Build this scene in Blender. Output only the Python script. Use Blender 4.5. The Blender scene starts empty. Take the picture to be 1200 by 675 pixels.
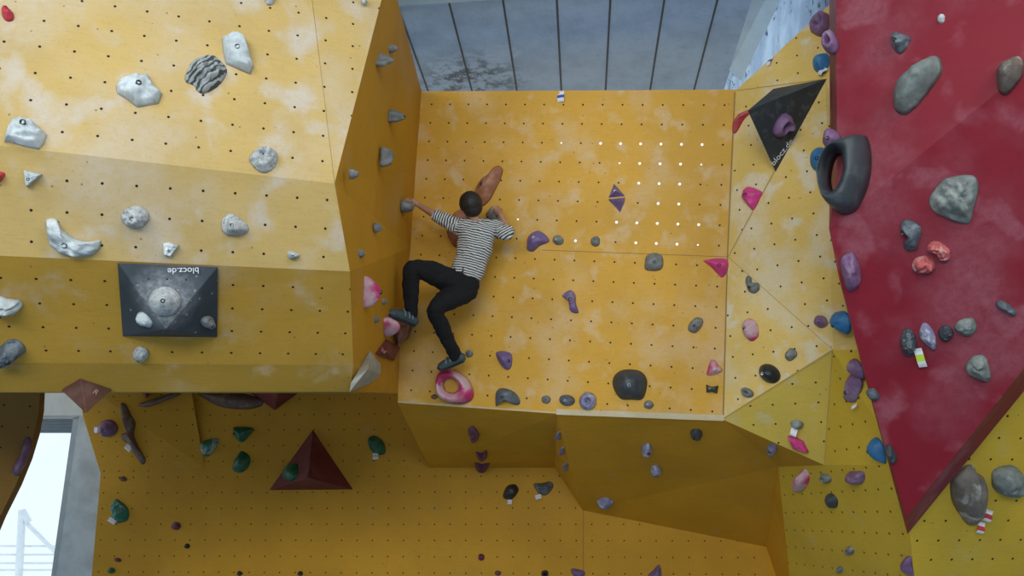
import bpy, bmesh, math, random
from mathutils import Vector, Matrix, noise
from mathutils.bvhtree import BVHTree
from mathutils.geometry import delaunay_2d_cdt

random.seed(7)
SC = bpy.context.scene
COL = SC.collection
R = math.radians

# ------------------------------------------------------------------ camera frame
F = 960.0
PITCH = R(15.64)
CAMH = 1.6
ST, CT = math.sin(PITCH), math.cos(PITCH)

def c2w(c):
    """camera axes (x to the side, y down, z ahead) to world metres"""
    x, y, z = c
    return Vector((x, y * ST + z * CT, CAMH - y * CT + z * ST))

def c2wd(c):
    x, y, z = c
    return Vector((x, y * ST + z * CT, -y * CT + z * ST))

def ray(px, py):
    return Vector(((px - 600) / F, (py - 337.5) / F, 1.0))

def W(px, py, z):
    return c2w(ray(px, py) * z)

CAM = Vector((0, 0, CAMH))

class Facet:
    """a flat board of the wall: world origin, in-plane grid axes u (across) and v (down), outward normal"""
    def __init__(self, o, u, v):
        self.o = o
        self.u = u.normalized()
        n = self.u.cross(v).normalized()
        self.v = n.cross(self.u).normalized() if n.cross(self.u).dot(v) > 0 else -n.cross(self.u).normalized()
        self.n = n if n.dot(CAM - o) > 0 else -n
    def hit(self, px, py):
        d = c2wd(ray(px, py))
        t = (self.o - CAM).dot(self.n) / d.dot(self.n)
        return CAM + d * t
    def uv(self, p, s=0.176):
        q = p - self.o
        return (q.dot(self.u) / s, q.dot(self.v) / s)

def fit_facet(o, u, v):
    return Facet(c2w(o), c2wd(u), c2wd(v))

def tri_facet(a, b, c, grid):
    """facet through three world points; grid = pixel of one bolt hole"""
    n = (b - a).cross(c - a).normalized()
    u = n.cross(Vector((0, 0, 1)))
    if u.length < 1e-3:
        u = Vector((1, 0, 0))
    u.normalize()
    if u.x < 0:
        u = -u
    v = n.cross(u).normalized()
    if v.z > 0:
        v = -v
    f = Facet(a, u, v)
    f.v = v
    f.o = f.hit(*grid)
    return f

FC = fit_facet((0.0855, -1.141, 7.3943), (0.98154, 0.04448, -0.186), (-0.06139, 0.99439, -0.08615))
FL = fit_facet((-1.3983, 2.4924, 9.2691), (0.99799, -0.01735, -0.06093), (0.00859, 0.98995, -0.14116))
FA = fit_facet((-2.8345, -1.5351, 4.616), (0.92731, 0.0785, 0.36598), (0.03186, 0.95766, -0.28615))
FB = fit_facet((-2.6214, -0.598, 4.4625), (0.94804, 0.04088, 0.31553), (-0.11074, 0.9721, 0.20679))
FB2 = fit_facet((-2.8615, -0.0537, 4.5817), (0.95249, 0.0375, 0.30225), (-0.20801, 0.80497, 0.55566))

def mid(a, b):
    return (a + b) / 2

# key corners ----------------------------------------------------------
A_BR = FB.hit(392, 215); A_BL = FB.hit(-260, 141)
A_T2 = FA.hit(359, -50)
_ou = CAM + (FA.o - CAM)
FAN = Facet(A_BR, (A_BR - A_BL), (A_BR - A_T2))
_q = (FA.o - CAM); _d = _q.normalized()
_o = CAM + _d * ((FAN.o - CAM).dot(FAN.n) / _d.dot(FAN.n))
FA = Facet(_o, FA.u - FAN.n * FA.u.dot(FAN.n), FA.v - FAN.n * FA.v.dot(FAN.n))
A_TL = FA.hit(-260, -150); A_TR = FA.hit(458, -42); A_T2 = FA.hit(359, -50)
B_BR = FB.hit(410, 318); B_BL = FB.hit(-260, 288)
B2_BR = FB2.hit(414, 428); B2_BL = FB2.hit(-260, 423)
def zc(p):
    q = p - CAM
    return q.y * CT + q.z * ST
D_BR = W(410, 459, 5.62); D_BL = W(-260, 460, zc(B2_BL) + .08)
C_TL = FC.hit(494, 107); C_TR = FC.hit(863, 105); C_ML = FC.hit(487, 200); C_LL = FC.hit(481, 290)
C_L2 = FC.hit(468, 415); C_BL = FC.hit(466, 472); C_BM = FC.hit(653, 485); C_BR = FC.hit(848, 492)
C_R = FC.hit(853, 301)
E_B = FC.hit(466.5, 461)
L1 = FL.hit(503, 548); L2 = FL.hit(650, 548); L3 = FL.hit(683, 598); L4 = FL.hit(898, 641)
FE = tri_facet(C_TL, C_BL, B2_BR, (455, 260))
FU2 = tri_facet(C_BM, C_BR, L3, (758, 500))
U_P = FU2.hit(747, 558)
Q1 = W(912, 547, 7.5); Q2 = W(966, 545, 6.7)
FR_T = W(967, 92, 6.55); FR_M = W(976, 410, 6.35)
R_TOP = W(975, 3, 6.75)
FR1 = tri_facet(C_TR, C_R, FR_T, (880, 170))
FR2 = tri_facet(C_R, FR_T, FR_M, (904, 262))
FR3 = tri_facet(C_R, FR_M, C_BR, (903, 387))
FR4 = tri_facet(C_BR, FR_M, Q2, (932, 473))
FR0 = tri_facet(C_TR, FR_T, R_TOP, (934, 65))
FU1 = tri_facet(C_BL, C_BM, L1, (560, 500))
FU1B = tri_facet(C_BM, L2, L1, (560, 530))
FS = tri_facet(C_BM, L2, L3, (655, 520))
FU3 = tri_facet(C_BR, U_P, Q1, (820, 530))
FU4 = tri_facet(C_BR, Q1, Q2, (900, 530))
FU5 = tri_facet(U_P, Q1, L4, (800, 590))
RW_B = W(932, 740, 8.7)
FRW = tri_facet(Q1, Q2, RW_B, (1000, 600))
RX = W(1062, 410, 5.75)
RW_C = FRW.hit(1066, 628); RW_D = FRW.hit(1078, 740); RW_E = FRW.hit(1058, 545)
FR5 = tri_facet(FR_M, Q2, RW_E, (985, 500))
FFR = tri_facet(RW_C, RW_D, W(1330, 450, 5.75), (1108, 610))
FD = tri_facet(B2_BR, B2_BL, D_BR, (300, 445))
FG = tri_facet(W(0, 460, 6.3), W(47, 460, 6.4), W(0, 600, 6.5), (35, 476))
sa, sc_, sf, sh = W(979, -70, 5.65), W(972, 268, 5.42), W(1062, 606, 5.60), W(1330, -23, 4.45)
FSU = tri_facet(sa, sc_, sh, (1100, 60))
FSL = tri_facet(sc_, sf, sh, (1100, 330))
SV = {'a': FSU.hit(979, -120), 'b': FSU.hit(981, 200), 'c': sc_, 'd': FSL.hit(985, 330), 'e': FSL.hit(1022, 470), 'f': sf, 'g': FSL.hit(1460, 104), 'h': FSU.hit(1460, -128.7), 'i': FSU.hit(1460, -190)}
F_TL = W(84, 440, 9.4); F_TR = W(221, 440, 9.5)
F_BL = FL.hit(118, 555); F_BR = FL.hit(240, 549)
FF = tri_facet(F_BL, F_BR, F_TL, (170, 500))

# ------------------------------------------------------------------ materials
def new_mat(name):
    m = bpy.data.materials.new(name)
    m.use_nodes = True
    nt = m.node_tree
    for n in list(nt.nodes):
        nt.nodes.remove(n)
    out = nt.nodes.new('ShaderNodeOutputMaterial')
    b = nt.nodes.new('ShaderNodeBsdfPrincipled')
    nt.links.new(b.outputs[0], out.inputs[0])
    return m, nt, b

class NB:
    def __init__(self, nt):
        self.nt = nt
    def n(self, t, **kw):
        x = self.nt.nodes.new(t)
        for k, v in kw.items():
            setattr(x, k, v)
        return x
    def set(self, node, name, v):
        s = node.inputs[name]
        if hasattr(v, 'is_linked') or isinstance(v, bpy.types.NodeSocket):
            self.nt.links.new(v, s)
        else:
            s.default_value = v
    def math(self, op, a, b=0.0, c=0.0, clamp=False):
        x = self.n('ShaderNodeMath', operation=op, use_clamp=clamp)
        self.set(x, 0, a); self.set(x, 1, b); self.set(x, 2, c)
        return x.outputs[0]
    def ramp(self, v, a, b, c=0.0, d=1.0):
        x = self.n('ShaderNodeMapRange', interpolation_type='SMOOTHSTEP')
        self.set(x, 'Value', v); self.set(x, 'From Min', a); self.set(x, 'From Max', b)
        self.set(x, 'To Min', c); self.set(x, 'To Max', d)
        return x.outputs[0]
    def mix(self, f, a, b):
        x = self.n('ShaderNodeMix', data_type='RGBA')
        self.set(x, 0, f)
        self.set(x, 6, a if isinstance(a, bpy.types.NodeSocket) else (*a[:3], 1))
        self.set(x, 7, b if isinstance(b, bpy.types.NodeSocket) else (*b[:3], 1))
        return x.outputs[2]
    def noise(self, vec, scale, detail=3, rough=.55, dist=0.0):
        x = self.n('ShaderNodeTexNoise')
        if vec is not None:
            self.set(x, 'Vector', vec)
        self.set(x, 'Scale', scale); self.set(x, 'Detail', detail); self.set(x, 'Roughness', rough); self.set(x, 'Distortion', dist)
        return x.outputs['Fac']
    def bump(self, h, strength, dist=.01):
        x = self.n('ShaderNodeBump')
        self.set(x, 'Height', h); self.set(x, 'Strength', strength); self.set(x, 'Distance', dist)
        return x.outputs[0]

CHALK = (.66, .58, .50)

def plywood(name, base, chalk=.5, thr=.56, holes=True, dirt=.5, chalkcol=CHALK, cs=1.1, rough=.62, holer=.036):
    m, nt, b = new_mat(name)
    k = NB(nt)
    tc = k.n('ShaderNodeTexCoord')
    ob = tc.outputs['Object']
    col = k.mix(k.ramp(k.noise(ob, 1.3, 4), .3, .75), base, [c * .84 for c in base])
    mp = k.n('ShaderNodeMapping'); k.set(mp, 'Vector', ob); k.set(mp, 'Scale', (3, 3, 30))
    col = k.mix(k.math('MULTIPLY', k.ramp(k.noise(mp.outputs[0], 3, 4), .45, .8), .22), col, [c * .62 for c in base])
    # rubbed chalk: large soft clouds broken by finer noise
    c1 = k.ramp(k.noise(ob, cs * 1.3, 4, .5, .15), thr - .04, thr + .20)
    c2 = k.ramp(k.noise(ob, cs * 3.3, 3, .5, .25), thr + .0, thr + .20)
    c3 = k.ramp(k.noise(ob, 22, 4, .7), .3, .7, .6, 1)
    ch = k.math('MULTIPLY', k.math('MAXIMUM', k.math('MULTIPLY', c1, .8), c2), c3)
    ch = k.math('MULTIPLY', ch, chalk)
    col = k.mix(ch, col, chalkcol)
    # shoe rubber smears
    d1 = k.ramp(k.noise(ob, 5.5, 5, .7, 1.5), .66, .80)
    col = k.mix(k.math('MULTIPLY', d1, dirt), col, [c * .35 for c in base])
    # scattered screw marks
    vo = k.n('ShaderNodeTexVoronoi'); k.set(vo, 'Vector', ob); k.set(vo, 'Scale', 9.0)
    col = k.mix(k.ramp(vo.outputs['Distance'], .035, .075, .6, 0), col, (.06, .035, .015))
    v2 = k.n('ShaderNodeTexVoronoi'); k.set(v2, 'Vector', ob); k.set(v2, 'Scale', 24.0)
    col = k.mix(k.ramp(v2.outputs['Distance'], .05, .12, .35, 0), col, [c * .4 for c in base])
    col = k.mix(k.math('MULTIPLY', k.ramp(k.noise(ob, 60, 3, .7), .5, .8), .25), col, [c * .5 for c in base])
    if holes:
        uv = k.n('ShaderNodeUVMap')
        sx = k.n('ShaderNodeSeparateXYZ'); k.set(sx, 0, uv.outputs[0])
        dx = k.math('SUBTRACT', k.math('FRACT', k.math('ADD', sx.outputs[0], 50.5)), .5)
        dy = k.math('SUBTRACT', k.math('FRACT', k.math('ADD', sx.outputs[1], 50.5)), .5)
        dd = k.math('SQRT', k.math('ADD', k.math('MULTIPLY', dx, dx), k.math('MULTIPLY', dy, dy)))
        col = k.mix(k.ramp(dd, holer, holer + .02, 1, 0), col, (.012, .008, .005))
    nt.links.new(col, b.inputs['Base Color'])
    b.inputs['Specular IOR Level'].default_value = .2
    b.inputs['Roughness'].default_value = rough
    nt.links.new(k.bump(k.noise(ob, 140, 3), .12, .003), b.inputs['Normal'])
    return m

def resin(name, base, chalk=.35, chalkcol=(.70, .68, .66), speck=0.0, speckcol=(.03, .03, .035), scale=22, rough=.6, thr=.5, bump=.35):
    m, nt, b = new_mat(name)
    k = NB(nt)
    tc = k.n('ShaderNodeTexCoord'); oi = k.n('ShaderNodeObjectInfo')
    vm = k.n('ShaderNodeVectorMath', operation='ADD')
    k.set(vm, 0, tc.outputs['Object'])
    cb = k.n('ShaderNodeCombineXYZ')
    for i in range(3):
        k.set(cb, i, k.math('MULTIPLY', oi.outputs['Random'], 7.0 + 3 * i))
    k.set(vm, 1, cb.outputs[0])
    ob = vm.outputs[0]
    col = k.mix(k.ramp(k.noise(ob, scale, 4), .3, .7), base, [c * .72 for c in base])
    if chalk:
        c1 = k.ramp(k.noise(ob, scale * .45, 4, .6, .4), thr, thr + .16)
        col = k.mix(k.math('MULTIPLY', c1, chalk), col, chalkcol)
    if speck:
        s1 = k.ramp(k.noise(ob, scale * 3.0, 4, .7), .54, .64)
        col = k.mix(k.math('MULTIPLY', s1, speck), col, speckcol)
    nt.links.new(col, b.inputs['Base Color'])
    b.inputs['Roughness'].default_value = rough
    nt.links.new(k.bump(k.noise(ob, scale * 6, 4), bump, .004), b.inputs['Normal'])
    return m

def plain(name, base, rough=.6, metal=0.0, var=.15, scale=8, spec=None):
    m, nt, b = new_mat(name)
    k = NB(nt)
    tc = k.n('ShaderNodeTexCoord')
    col = k.mix(k.ramp(k.noise(tc.outputs['Object'], scale, 4), .3, .75), base, [c * (1 - var) for c in base])
    nt.links.new(col, b.inputs['Base Color'])
    b.inputs['Roughness'].default_value = rough
    b.inputs['Metallic'].default_value = metal
    return m

YEL = (.60, .335, .065)
YELW = (.56, .28, .042)
M = {}
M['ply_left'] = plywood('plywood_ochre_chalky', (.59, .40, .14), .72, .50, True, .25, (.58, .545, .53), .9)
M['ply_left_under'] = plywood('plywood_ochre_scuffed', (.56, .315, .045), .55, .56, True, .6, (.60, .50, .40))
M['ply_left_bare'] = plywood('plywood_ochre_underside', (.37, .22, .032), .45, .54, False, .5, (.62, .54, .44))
M['ply_side'] = plywood('plywood_orange_side', (.57, .28, .018), .35, .60, False, .35, (.55, .40, .30), .8)
M['ply_mid'] = plywood('plywood_golden', (.70, .375, .05), .62, .53, True, .35, (.68, .52, .34), 1.5, .55, .038)
M['ply_right'] = plywood('plywood_yellow', (.76, .51, .14), .75, .49, True, .25, (.68, .64, .54), 1.6, .6, .038)
M['ply_right_low'] = plywood('plywood_yellow_scuffed', (.66, .47, .085), .55, .55, True, .3, (.60, .55, .45), 1.6, .6, .038)
M['ply_back'] = plywood('plywood_deep_ochre', (.63, .325, .03), .25, .62, True, .5, (.55, .42, .25), .8)
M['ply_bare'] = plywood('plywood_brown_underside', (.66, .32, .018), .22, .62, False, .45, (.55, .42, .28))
M['ply_lemon'] = plywood('plywood_lemon', (.68, .45, .045), .25, .60, True, .5, (.6, .52, .35), 1.0, .6, .045)
M['red_board'] = plywood('board_crimson', (.23, .012, .025), .38, .50, False, .15, (.42, .19, .24), 1.0, .5)
M['seam_pale'] = plain('board_seam_pale', (.44, .29, .08))
M['ply_brown'] = plywood('plywood_brown_shaded', (.27, .14, .03), .2, .6, True, .5, (.3, .2, .12))  # browner wood, darkened for the unlit panel beneath the block
M['seam'] = plain('board_seam', (.30, .17, .04))
M['edge_wear_highlight'] = plywood('pale_edge_wear_highlight', (.62, .50, .30), .5, .5, False, .3, (.66, .6, .5), 3)  # pale edge colour: real wear plus a painted edge highlight
M['concrete'] = plain('concrete_grey', (.50, .58, .61), .85, 0, .3, 4)
M['plaster'] = plain('plaster_pale', (.55, .56, .52), .9, 0, .1)
M['mat'] = plain('floor_mat_grey', (.30, .40, .52), .8, 0, .2, 2)
M['shutter'] = plain('shutter_grey', (.14, .18, .21), .5)
M['frame'] = plain('window_frame_grey', (.35, .38, .38), .4)
M['bolt'] = plain('bolt_steel', (.05, .055, .06), .35, .6)
M['steel'] = plain('bolt_bright', (.75, .75, .75), .3, .8)
M['paper'] = plain('paper_white', (.80, .80, .82), .7, 0, .04)
M['tape_blue'] = plain('tape_blue', (.05, .10, .45), .6)
M['tape_red'] = plain('tape_red', (.5, .03, .05), .6)
M['tape_green'] = plain('tape_lime', (.45, .65, .05), .6)
M['letter'] = plain('lettering_white', (.80, .82, .84), .6, 0, .1, 40)
M['letter_faint'] = plain('lettering_faded', (.45, .28, .26), .7, 0, .3, 60)
M['pole'] = plain('pole_galvanised', (.8, .85, .87), .5)

M['white'] = resin('hold_chalk_white', (.56, .61, .62), .6, (.74, .78, .80), .35, (.28, .31, .33), 14)
M['whitegrey'] = resin('hold_white_speckled', (.50, .52, .52), .4, (.72, .73, .74), .8, (.10, .11, .12), 22)
M['zebra'] = resin('hold_slate_grooved', (.24, .26, .27), .5, (.45, .48, .48), .5, (.04, .045, .05), 20)
M['grey'] = resin('hold_grey', (.21, .22, .215), .4, (.40, .41, .39), .5, (.07, .075, .08), 22)
M['stone'] = resin('hold_stone', (.19, .22, .21), .5, (.40, .42, .39), .55, (.10, .11, .10), 16)
M['brownstone'] = resin('hold_brown_stone', (.17, .14, .12), .85, (.55, .55, .53), .4, (.05, .045, .04), 12, .45, .5)
M['charcoal'] = resin('hold_charcoal', (.045, .055, .065), .35, (.16, .18, .19), .2, (.02, .02, .02), 9, .5)
M['slate'] = resin('hold_slate_blue', (.10, .125, .15), .5, (.32, .36, .39), .5, (.03, .035, .04), 22, .55)
M['granite'] = resin('hold_granite_dark', (.05, .07, .085), .3, (.22, .27, .29), .85, (.30, .36, .38), 26, .5)
M['black'] = resin('hold_black', (.018, .022, .024), .15, (.12, .13, .13), 0, (0, 0, 0), 22, .4)
M['pink'] = resin('hold_pink', (.72, .055, .26), .45, (.70, .45, .52), 0, (0, 0, 0), 12, .5, .56)
M['pinkdust'] = resin('hold_pink_dusty', (.62, .035, .17), .95, (.62, .42, .46), 0, (0, 0, 0), 10, .5, .42)
M['crimson'] = resin('hold_crimson', (.55, .03, .06), .3, (.6, .3, .3), 0, (0, 0, 0), 20, .5)
M['coral'] = resin('hold_coral', (.60, .13, .13), .75, (.58, .36, .34), .2, (.25, .04, .04), 22, .6, .45)
M['purple'] = resin('hold_violet', (.19, .125, .30), .35, (.38, .33, .42), 0, (0, 0, 0), 12, .5)
M['mauve'] = resin('hold_mauve', (.22, .115, .24), .4, (.42, .34, .42), .2, (.08, .04, .09), 16, .5)
M['plum'] = resin('hold_plum', (.14, .03, .08), .25, (.35, .25, .3), 0, (0, 0, 0), 20, .5)
M['lilac'] = resin('hold_lilac', (.27, .26, .42), .6, (.62, .62, .68), .3, (.08, .07, .12), 24, .5, .48)
M['blue'] = resin('hold_blue', (.03, .19, .42), .2, (.2, .4, .55), 0, (0, 0, 0), 14, .5)
M['green'] = resin('hold_green', (.012, .13, .06), .2, (.2, .35, .28), .2, (0, .03, .02), 20, .45)
M['greendust'] = resin('hold_green_dusty', (.02, .19, .12), .8, (.45, .5, .46), .2, (0, .05, .03), 20, .55, .5)
M['terracotta'] = resin('hold_terracotta', (.42, .17, .09), .35, (.55, .33, .25), .25, (.22, .08, .05), 16, .6)
M['brown'] = resin('hold_brown', (.17, .105, .08), .35, (.35, .27, .23), .3, (.05, .03, .02), 24, .6)
M['tan'] = resin('hold_tan', (.36, .28, .20), .5, (.52, .47, .40), .4, (.15, .11, .08), 20, .6)
M['vol_black'] = resin('volume_black', (.035, .045, .052), .55, (.24, .28, .30), .12, (.30, .33, .34), 5, .6, .54, .15)
M['vol_maroon'] = resin('volume_maroon', (.17, .022, .024), .3, (.25, .10, .09), 0, (0, 0, 0), 9, .6, .5, .15)
M['vol_mauve'] = resin('volume_dusty_maroon', (.19, .055, .06), .5, (.36, .22, .22), 0, (0, 0, 0), 9, .6, .45, .15)
M['vol_brick'] = resin('volume_brick', (.09, .028, .014), .12, (.38, .24, .20), 0, (0, 0, 0), 9, .6, .5, .15)
M['vol_pale'] = resin('volume_pale_grey', (.40, .40, .34), .4, (.52, .52, .47), 0, (0, 0, 0), 7, .55, .5, .15)

# ------------------------------------------------------------------ object helpers
def link(name, bm, mats, parent=None, smooth=False, loc=None, rot=None, recalc=True):
    if recalc:
        bmesh.ops.recalc_face_normals(bm, faces=bm.faces)
    me = bpy.data.meshes.new(name)
    bm.to_mesh(me); bm.free()
    if smooth:
        for p in me.polygons:
            p.use_smooth = True
    if not isinstance(mats, (list, tuple)):
        mats = [mats]
    for m in mats:
        me.materials.append(m)
    o = bpy.data.objects.new(name, me)
    COL.objects.link(o)
    if parent:
        o.parent = parent
    if loc is not None:
        o.location = loc
    if rot is not None:
        o.rotation_euler = rot
    return o

def tag(o, label, cat, group=None, kind=None):
    if label: o['label'] = label
    if cat: o['category'] = cat
    if group: o['group'] = group
    if kind: o['kind'] = kind
    return o

def shell(name, facets, mats, extra=None):
    """wall of boards: facets = [(points, facet, material index)]"""
    bm = bmesh.new()
    uvl = bm.loops.layers.uv.new('UVMap')
    for pts, fc, mi in facets:
        c = sum(pts, Vector()) / len(pts)
        nrm = Vector()
        for i in range(len(pts)):
            nrm += (pts[i] - c).cross(pts[(i + 1) % len(pts)] - c)
        if nrm.dot(CAM - c) < 0:
            pts = pts[::-1]
        vs = [bm.verts.new(p) for p in pts]
        f = bm.faces.new(vs)
        f.material_index = mi
        for l in f.loops:
            l[uvl].uv = fc.uv(l.vert.co) if fc else (.5, .5)
    if extra:
        extra(bm, uvl)
    o = link(name, bm, mats, recalc=False)
    tag(o, None, None, kind='structure')
    return o

def strip(bm, uvl, fc, pxs, wid, mi, lift=.002):
    """thin board joint laid along pixels on a facet"""
    p = [fc.hit(*q) for q in pxs]
    for a, b in zip(p, p[1:]):
        d = (b - a).normalized(); s = fc.n.cross(d) * wid / 2
        q = [a - s, b - s, b + s, a + s]
        f = bm.faces.new([bm.verts.new(x + fc.n * lift) for x in q])
        if f.normal.dot(fc.n) < 0:
            f.normal_flip()
        f.normal_update()
        if f.normal.dot(fc.n) < 0:
            f.normal_flip()
        f.material_index = mi
        for l in f.loops:
            l[uvl].uv = (.5, .5)

# ------------------------------------------------------------------ the climbing walls
def ex_left(bm, uvl):
    strip(bm, uvl, FA, [(362, -30), (392, 214)], .002, 3)
# left overhanging block
A2_TR = A_TR + FA.n * -.05
shell('wall_left', [
    ([A_TL, A_T2, A_BR, A_BL], FA, 0),
    ([A_T2, A2_TR, A_BR], FA, 0),
    ([A_BL, A_BR, B_BR, B_BL], FB, 0),
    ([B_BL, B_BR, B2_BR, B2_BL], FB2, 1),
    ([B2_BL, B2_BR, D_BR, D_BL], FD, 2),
    ([A2_TR, A_BR, C_ML, C_TL], FE, 4), ([A_BR, B_BR, C_LL, C_ML], FE, 4), ([B_BR, B2_BR, C_L2, C_LL], FE, 4), ([B2_BR, D_BR, E_B, C_L2], FE, 4),
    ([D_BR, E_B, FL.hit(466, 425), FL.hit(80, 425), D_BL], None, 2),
    ([A_TL, A_T2, A2_TR, C_TL, Vector((A_TL.x, C_TL.y, A_TL.z))], None, 2),
], [M['ply_left'], M['ply_left_under'], M['ply_left_bare'], M['seam'], M['ply_side']], ex_left)

# central board with the real bolt holes that daylight comes through
lit = [(-1, i) for i in (2, 4, 5, 6, 7, 8, 9)] + [(0, i) for i in (5, 6, 7, 8, 9)] + [(1, i) for i in (6, 7, 8)] + \
      [(2, i) for i in (7, 8)] + [(3, i) for i in (0, 5, 6, 7, 8, 9)] + [(4, i) for i in (3, 6, 7, 8, 9)] + [(2, -3)]
small = {(0, 9), (0, 5), (4, 9), (3, 0), (2, -3), (-1, 2)}
def central():
    outline = [C_TL, C_ML, C_LL, C_L2, C_BL, C_BM, C_BR, C_R, C_TR]
    S = .176
    def to2(p):
        q = p - FC.o
        return Vector((q.dot(FC.u), q.dot(FC.v)))
    pts = [to2(p) for p in outline]
    n0 = len(pts)
    edges = [(i, (i + 1) % n0) for i in range(n0)]
    cen = []
    for j, i in lit:
        r = .0085 if (j, i) in small else .0125
        c = Vector((i * S, j * S)); cen.append((c, r))
        b = len(pts)
        for k in range(8):
            a = k * math.pi / 4
            pts.append(c + Vector((math.cos(a), math.sin(a))) * r)
        edges += [(b + k, b + (k + 1) % 8) for k in range(8)]
    vs, es, fs, _, _, _ = delaunay_2d_cdt(pts, edges, [], 1, 1e-6)
    bm = bmesh.new(); uvl = bm.loops.layers.uv.new('UVMap')
    bv = [bm.verts.new(FC.o + FC.u * v.x + FC.v * v.y) for v in vs]
    for f in fs:
        c = sum((vs[i] for i in f), Vector((0, 0))) / len(f)
        if any((c - q).length < r * .9 for q, r in cen):
            continue
        g = bm.faces.new([bv[i] for i in f])
        g.normal_update()
        if g.normal.dot(FC.n) < 0:
            g.normal_flip()
        for l in g.loops:
            l[uvl].uv = FC.uv(l.vert.co)
    strip(bm, uvl, FC, [(635, 293), (853, 301)], .005, 1)
    strip(bm, uvl, FC, [(861, 108), (852.5, 300), (847.5, 488)], .012, 2)
    for a, b, w0 in (((467, 470.8), (652, 483.6), .012), ((652, 482.5), (848, 489.8), .05)):  # narrow strip paints the edge highlight, wide strip is the worn part
        strip(bm, uvl, FC, [a, b], w0, 3, .003)
    o = link('wall_center', bm, [M['ply_mid'], M['seam'], M['seam'], M['edge_wear_highlight']], recalc=False)
    tag(o, None, None, kind='structure')
central()

# underside of the central bulge
up = Vector((0, 0, 1.2))
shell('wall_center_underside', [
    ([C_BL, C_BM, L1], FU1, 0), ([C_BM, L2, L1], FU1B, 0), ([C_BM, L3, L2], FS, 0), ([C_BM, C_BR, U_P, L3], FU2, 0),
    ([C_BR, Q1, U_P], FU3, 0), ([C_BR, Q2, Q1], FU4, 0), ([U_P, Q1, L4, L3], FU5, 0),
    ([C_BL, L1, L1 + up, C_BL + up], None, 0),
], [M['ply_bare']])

# the wall that goes down to the mats
def ex_back(bm, uvl):
    strip(bm, uvl, FL, [(683.5, 598), (683.5, 740)], .008, 1)
shell('wall_back', [
    ([FL.hit(118, 555), FL.hit(100, 760), FL.hit(915, 760), FL.hit(898, 641), FL.hit(880, 400), FL.hit(84, 400), FL.hit(97, 487)], FL, 0),
], [M['ply_back'], M['seam']], ex_back)
g0 = FL.hit(84, 400)
shell('wall_back_bulge', [
    ([F_TL, F_BL, F_BR, F_TR], FF, 0),
    ([F_TR, F_BR, FL.hit(221, 440)], None, 0), ([F_TL, FL.hit(84, 440), F_BL], None, 0), ([F_TL, F_TR, FL.hit(221, 440), FL.hit(84, 440)], None, 0),
], [M['ply_back']])

# right hand walls
def ex_right(bm, uvl):
    strip(bm, uvl, FR2, [(853.5, 301), (966, 93)], .010, 4, .003)
    strip(bm, uvl, FR2, [(853.5, 301), (976, 410)], .004, 4, .003)
    strip(bm, uvl, FR3, [(849, 490), (976, 410)], .012, 4, .003)
    strip(bm, uvl, FR4, [(975.5, 412), (966, 543)], .006, 4, .003)
    strip(bm, uvl, FR1, [(864, 106), (965, 93)], .006, 4, .003)
shell('wall_right', [
    ([C_TR, C_R, FR_T], FR1, 0), ([C_R, FR_M, FR_T], FR2, 0), ([C_R, C_BR, FR_M], FR3, 0), ([C_BR, Q2, FR_M], FR4, 3),
    ([C_TR, FR_T, W(1040, 90, 6.25), W(1040, -60, 6.5), R_TOP], FR0, 0),
    ([FR_T, FR_M, RX, W(1040, 90, 6.25)], FR5, 0),
    ([FR_M, Q2, RW_E], FR5, 1), ([FR_M, RW_E, RX], FR5, 1),
    ([Q2, Q1, RW_B, RW_D, RW_C, RW_E], FRW, 1),
    ([Q1, L4, FL.hit(908, 760), RW_B], None, 2),
], [M['ply_right'], M['ply_lemon'], M['ply_bare'], M['ply_right_low'], M['seam_pale']], ex_right)
shell('wall_far_right', [
    ([RX, RW_E, RW_C, RW_D, FFR.hit(1750, 900), FFR.hit(1750, -60), FFR.hit(1330, 60)], FFR, 0),
], [M['ply_lemon']])

# board wall close on the far left
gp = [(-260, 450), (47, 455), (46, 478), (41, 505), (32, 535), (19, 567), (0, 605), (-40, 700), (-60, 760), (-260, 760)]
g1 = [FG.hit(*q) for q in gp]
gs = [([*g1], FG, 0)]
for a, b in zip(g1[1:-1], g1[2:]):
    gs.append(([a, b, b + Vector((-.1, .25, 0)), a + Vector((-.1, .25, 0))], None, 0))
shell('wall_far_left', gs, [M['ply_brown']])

# crimson overhanging volume
def red_volume():
    bm = bmesh.new(); bm.loops.layers.uv.new('UVMap')
    V = {k: bm.verts.new(p) for k, p in SV.items()}
    back = {'a': (971, -120, 6.35), 'b': (973, 200, 6.15), 'c': (971.5, 268, 6.1), 'd': (984, 330, 6.05), 'e': (1021, 470, 5.95), 'f': (1063.5, 626, 5.88), 'g': (1460, 139, 4.75), 'i': (1460, -190, 5.1)}
    Bk = {k: bm.verts.new(W(*p)) for k, p in back.items()}
    bm.faces.new([V['a'], V['b'], V['c'], V['h'], V['i']])
    bm.faces.new([V['c'], V['d'], V['e'], V['f'], V['g'], V['h']])
    for a, b in ('ab', 'bc', 'cd', 'de', 'ef', 'fg'):
        bm.faces.new([V[a], V[b], Bk[b], Bk[a]])
    bm.faces.new([V['g'], V['h'], V['i'], Bk['i'], Bk['g']])
    bm.faces.new([V['i'], V['a'], Bk['a'], Bk['i']])
    bm.faces.new([Bk[k] for k in 'abcdefgi'])
    bmesh.ops.triangulate(bm, faces=[f for f in bm.faces if len(f.verts) > 5])
    o = link('overhang_volume', bm, M['red_board'])
    tag(o, 'huge crimson triangular overhang leaning out over the yellow boards', 'climbing volume')
red_volume()

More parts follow.
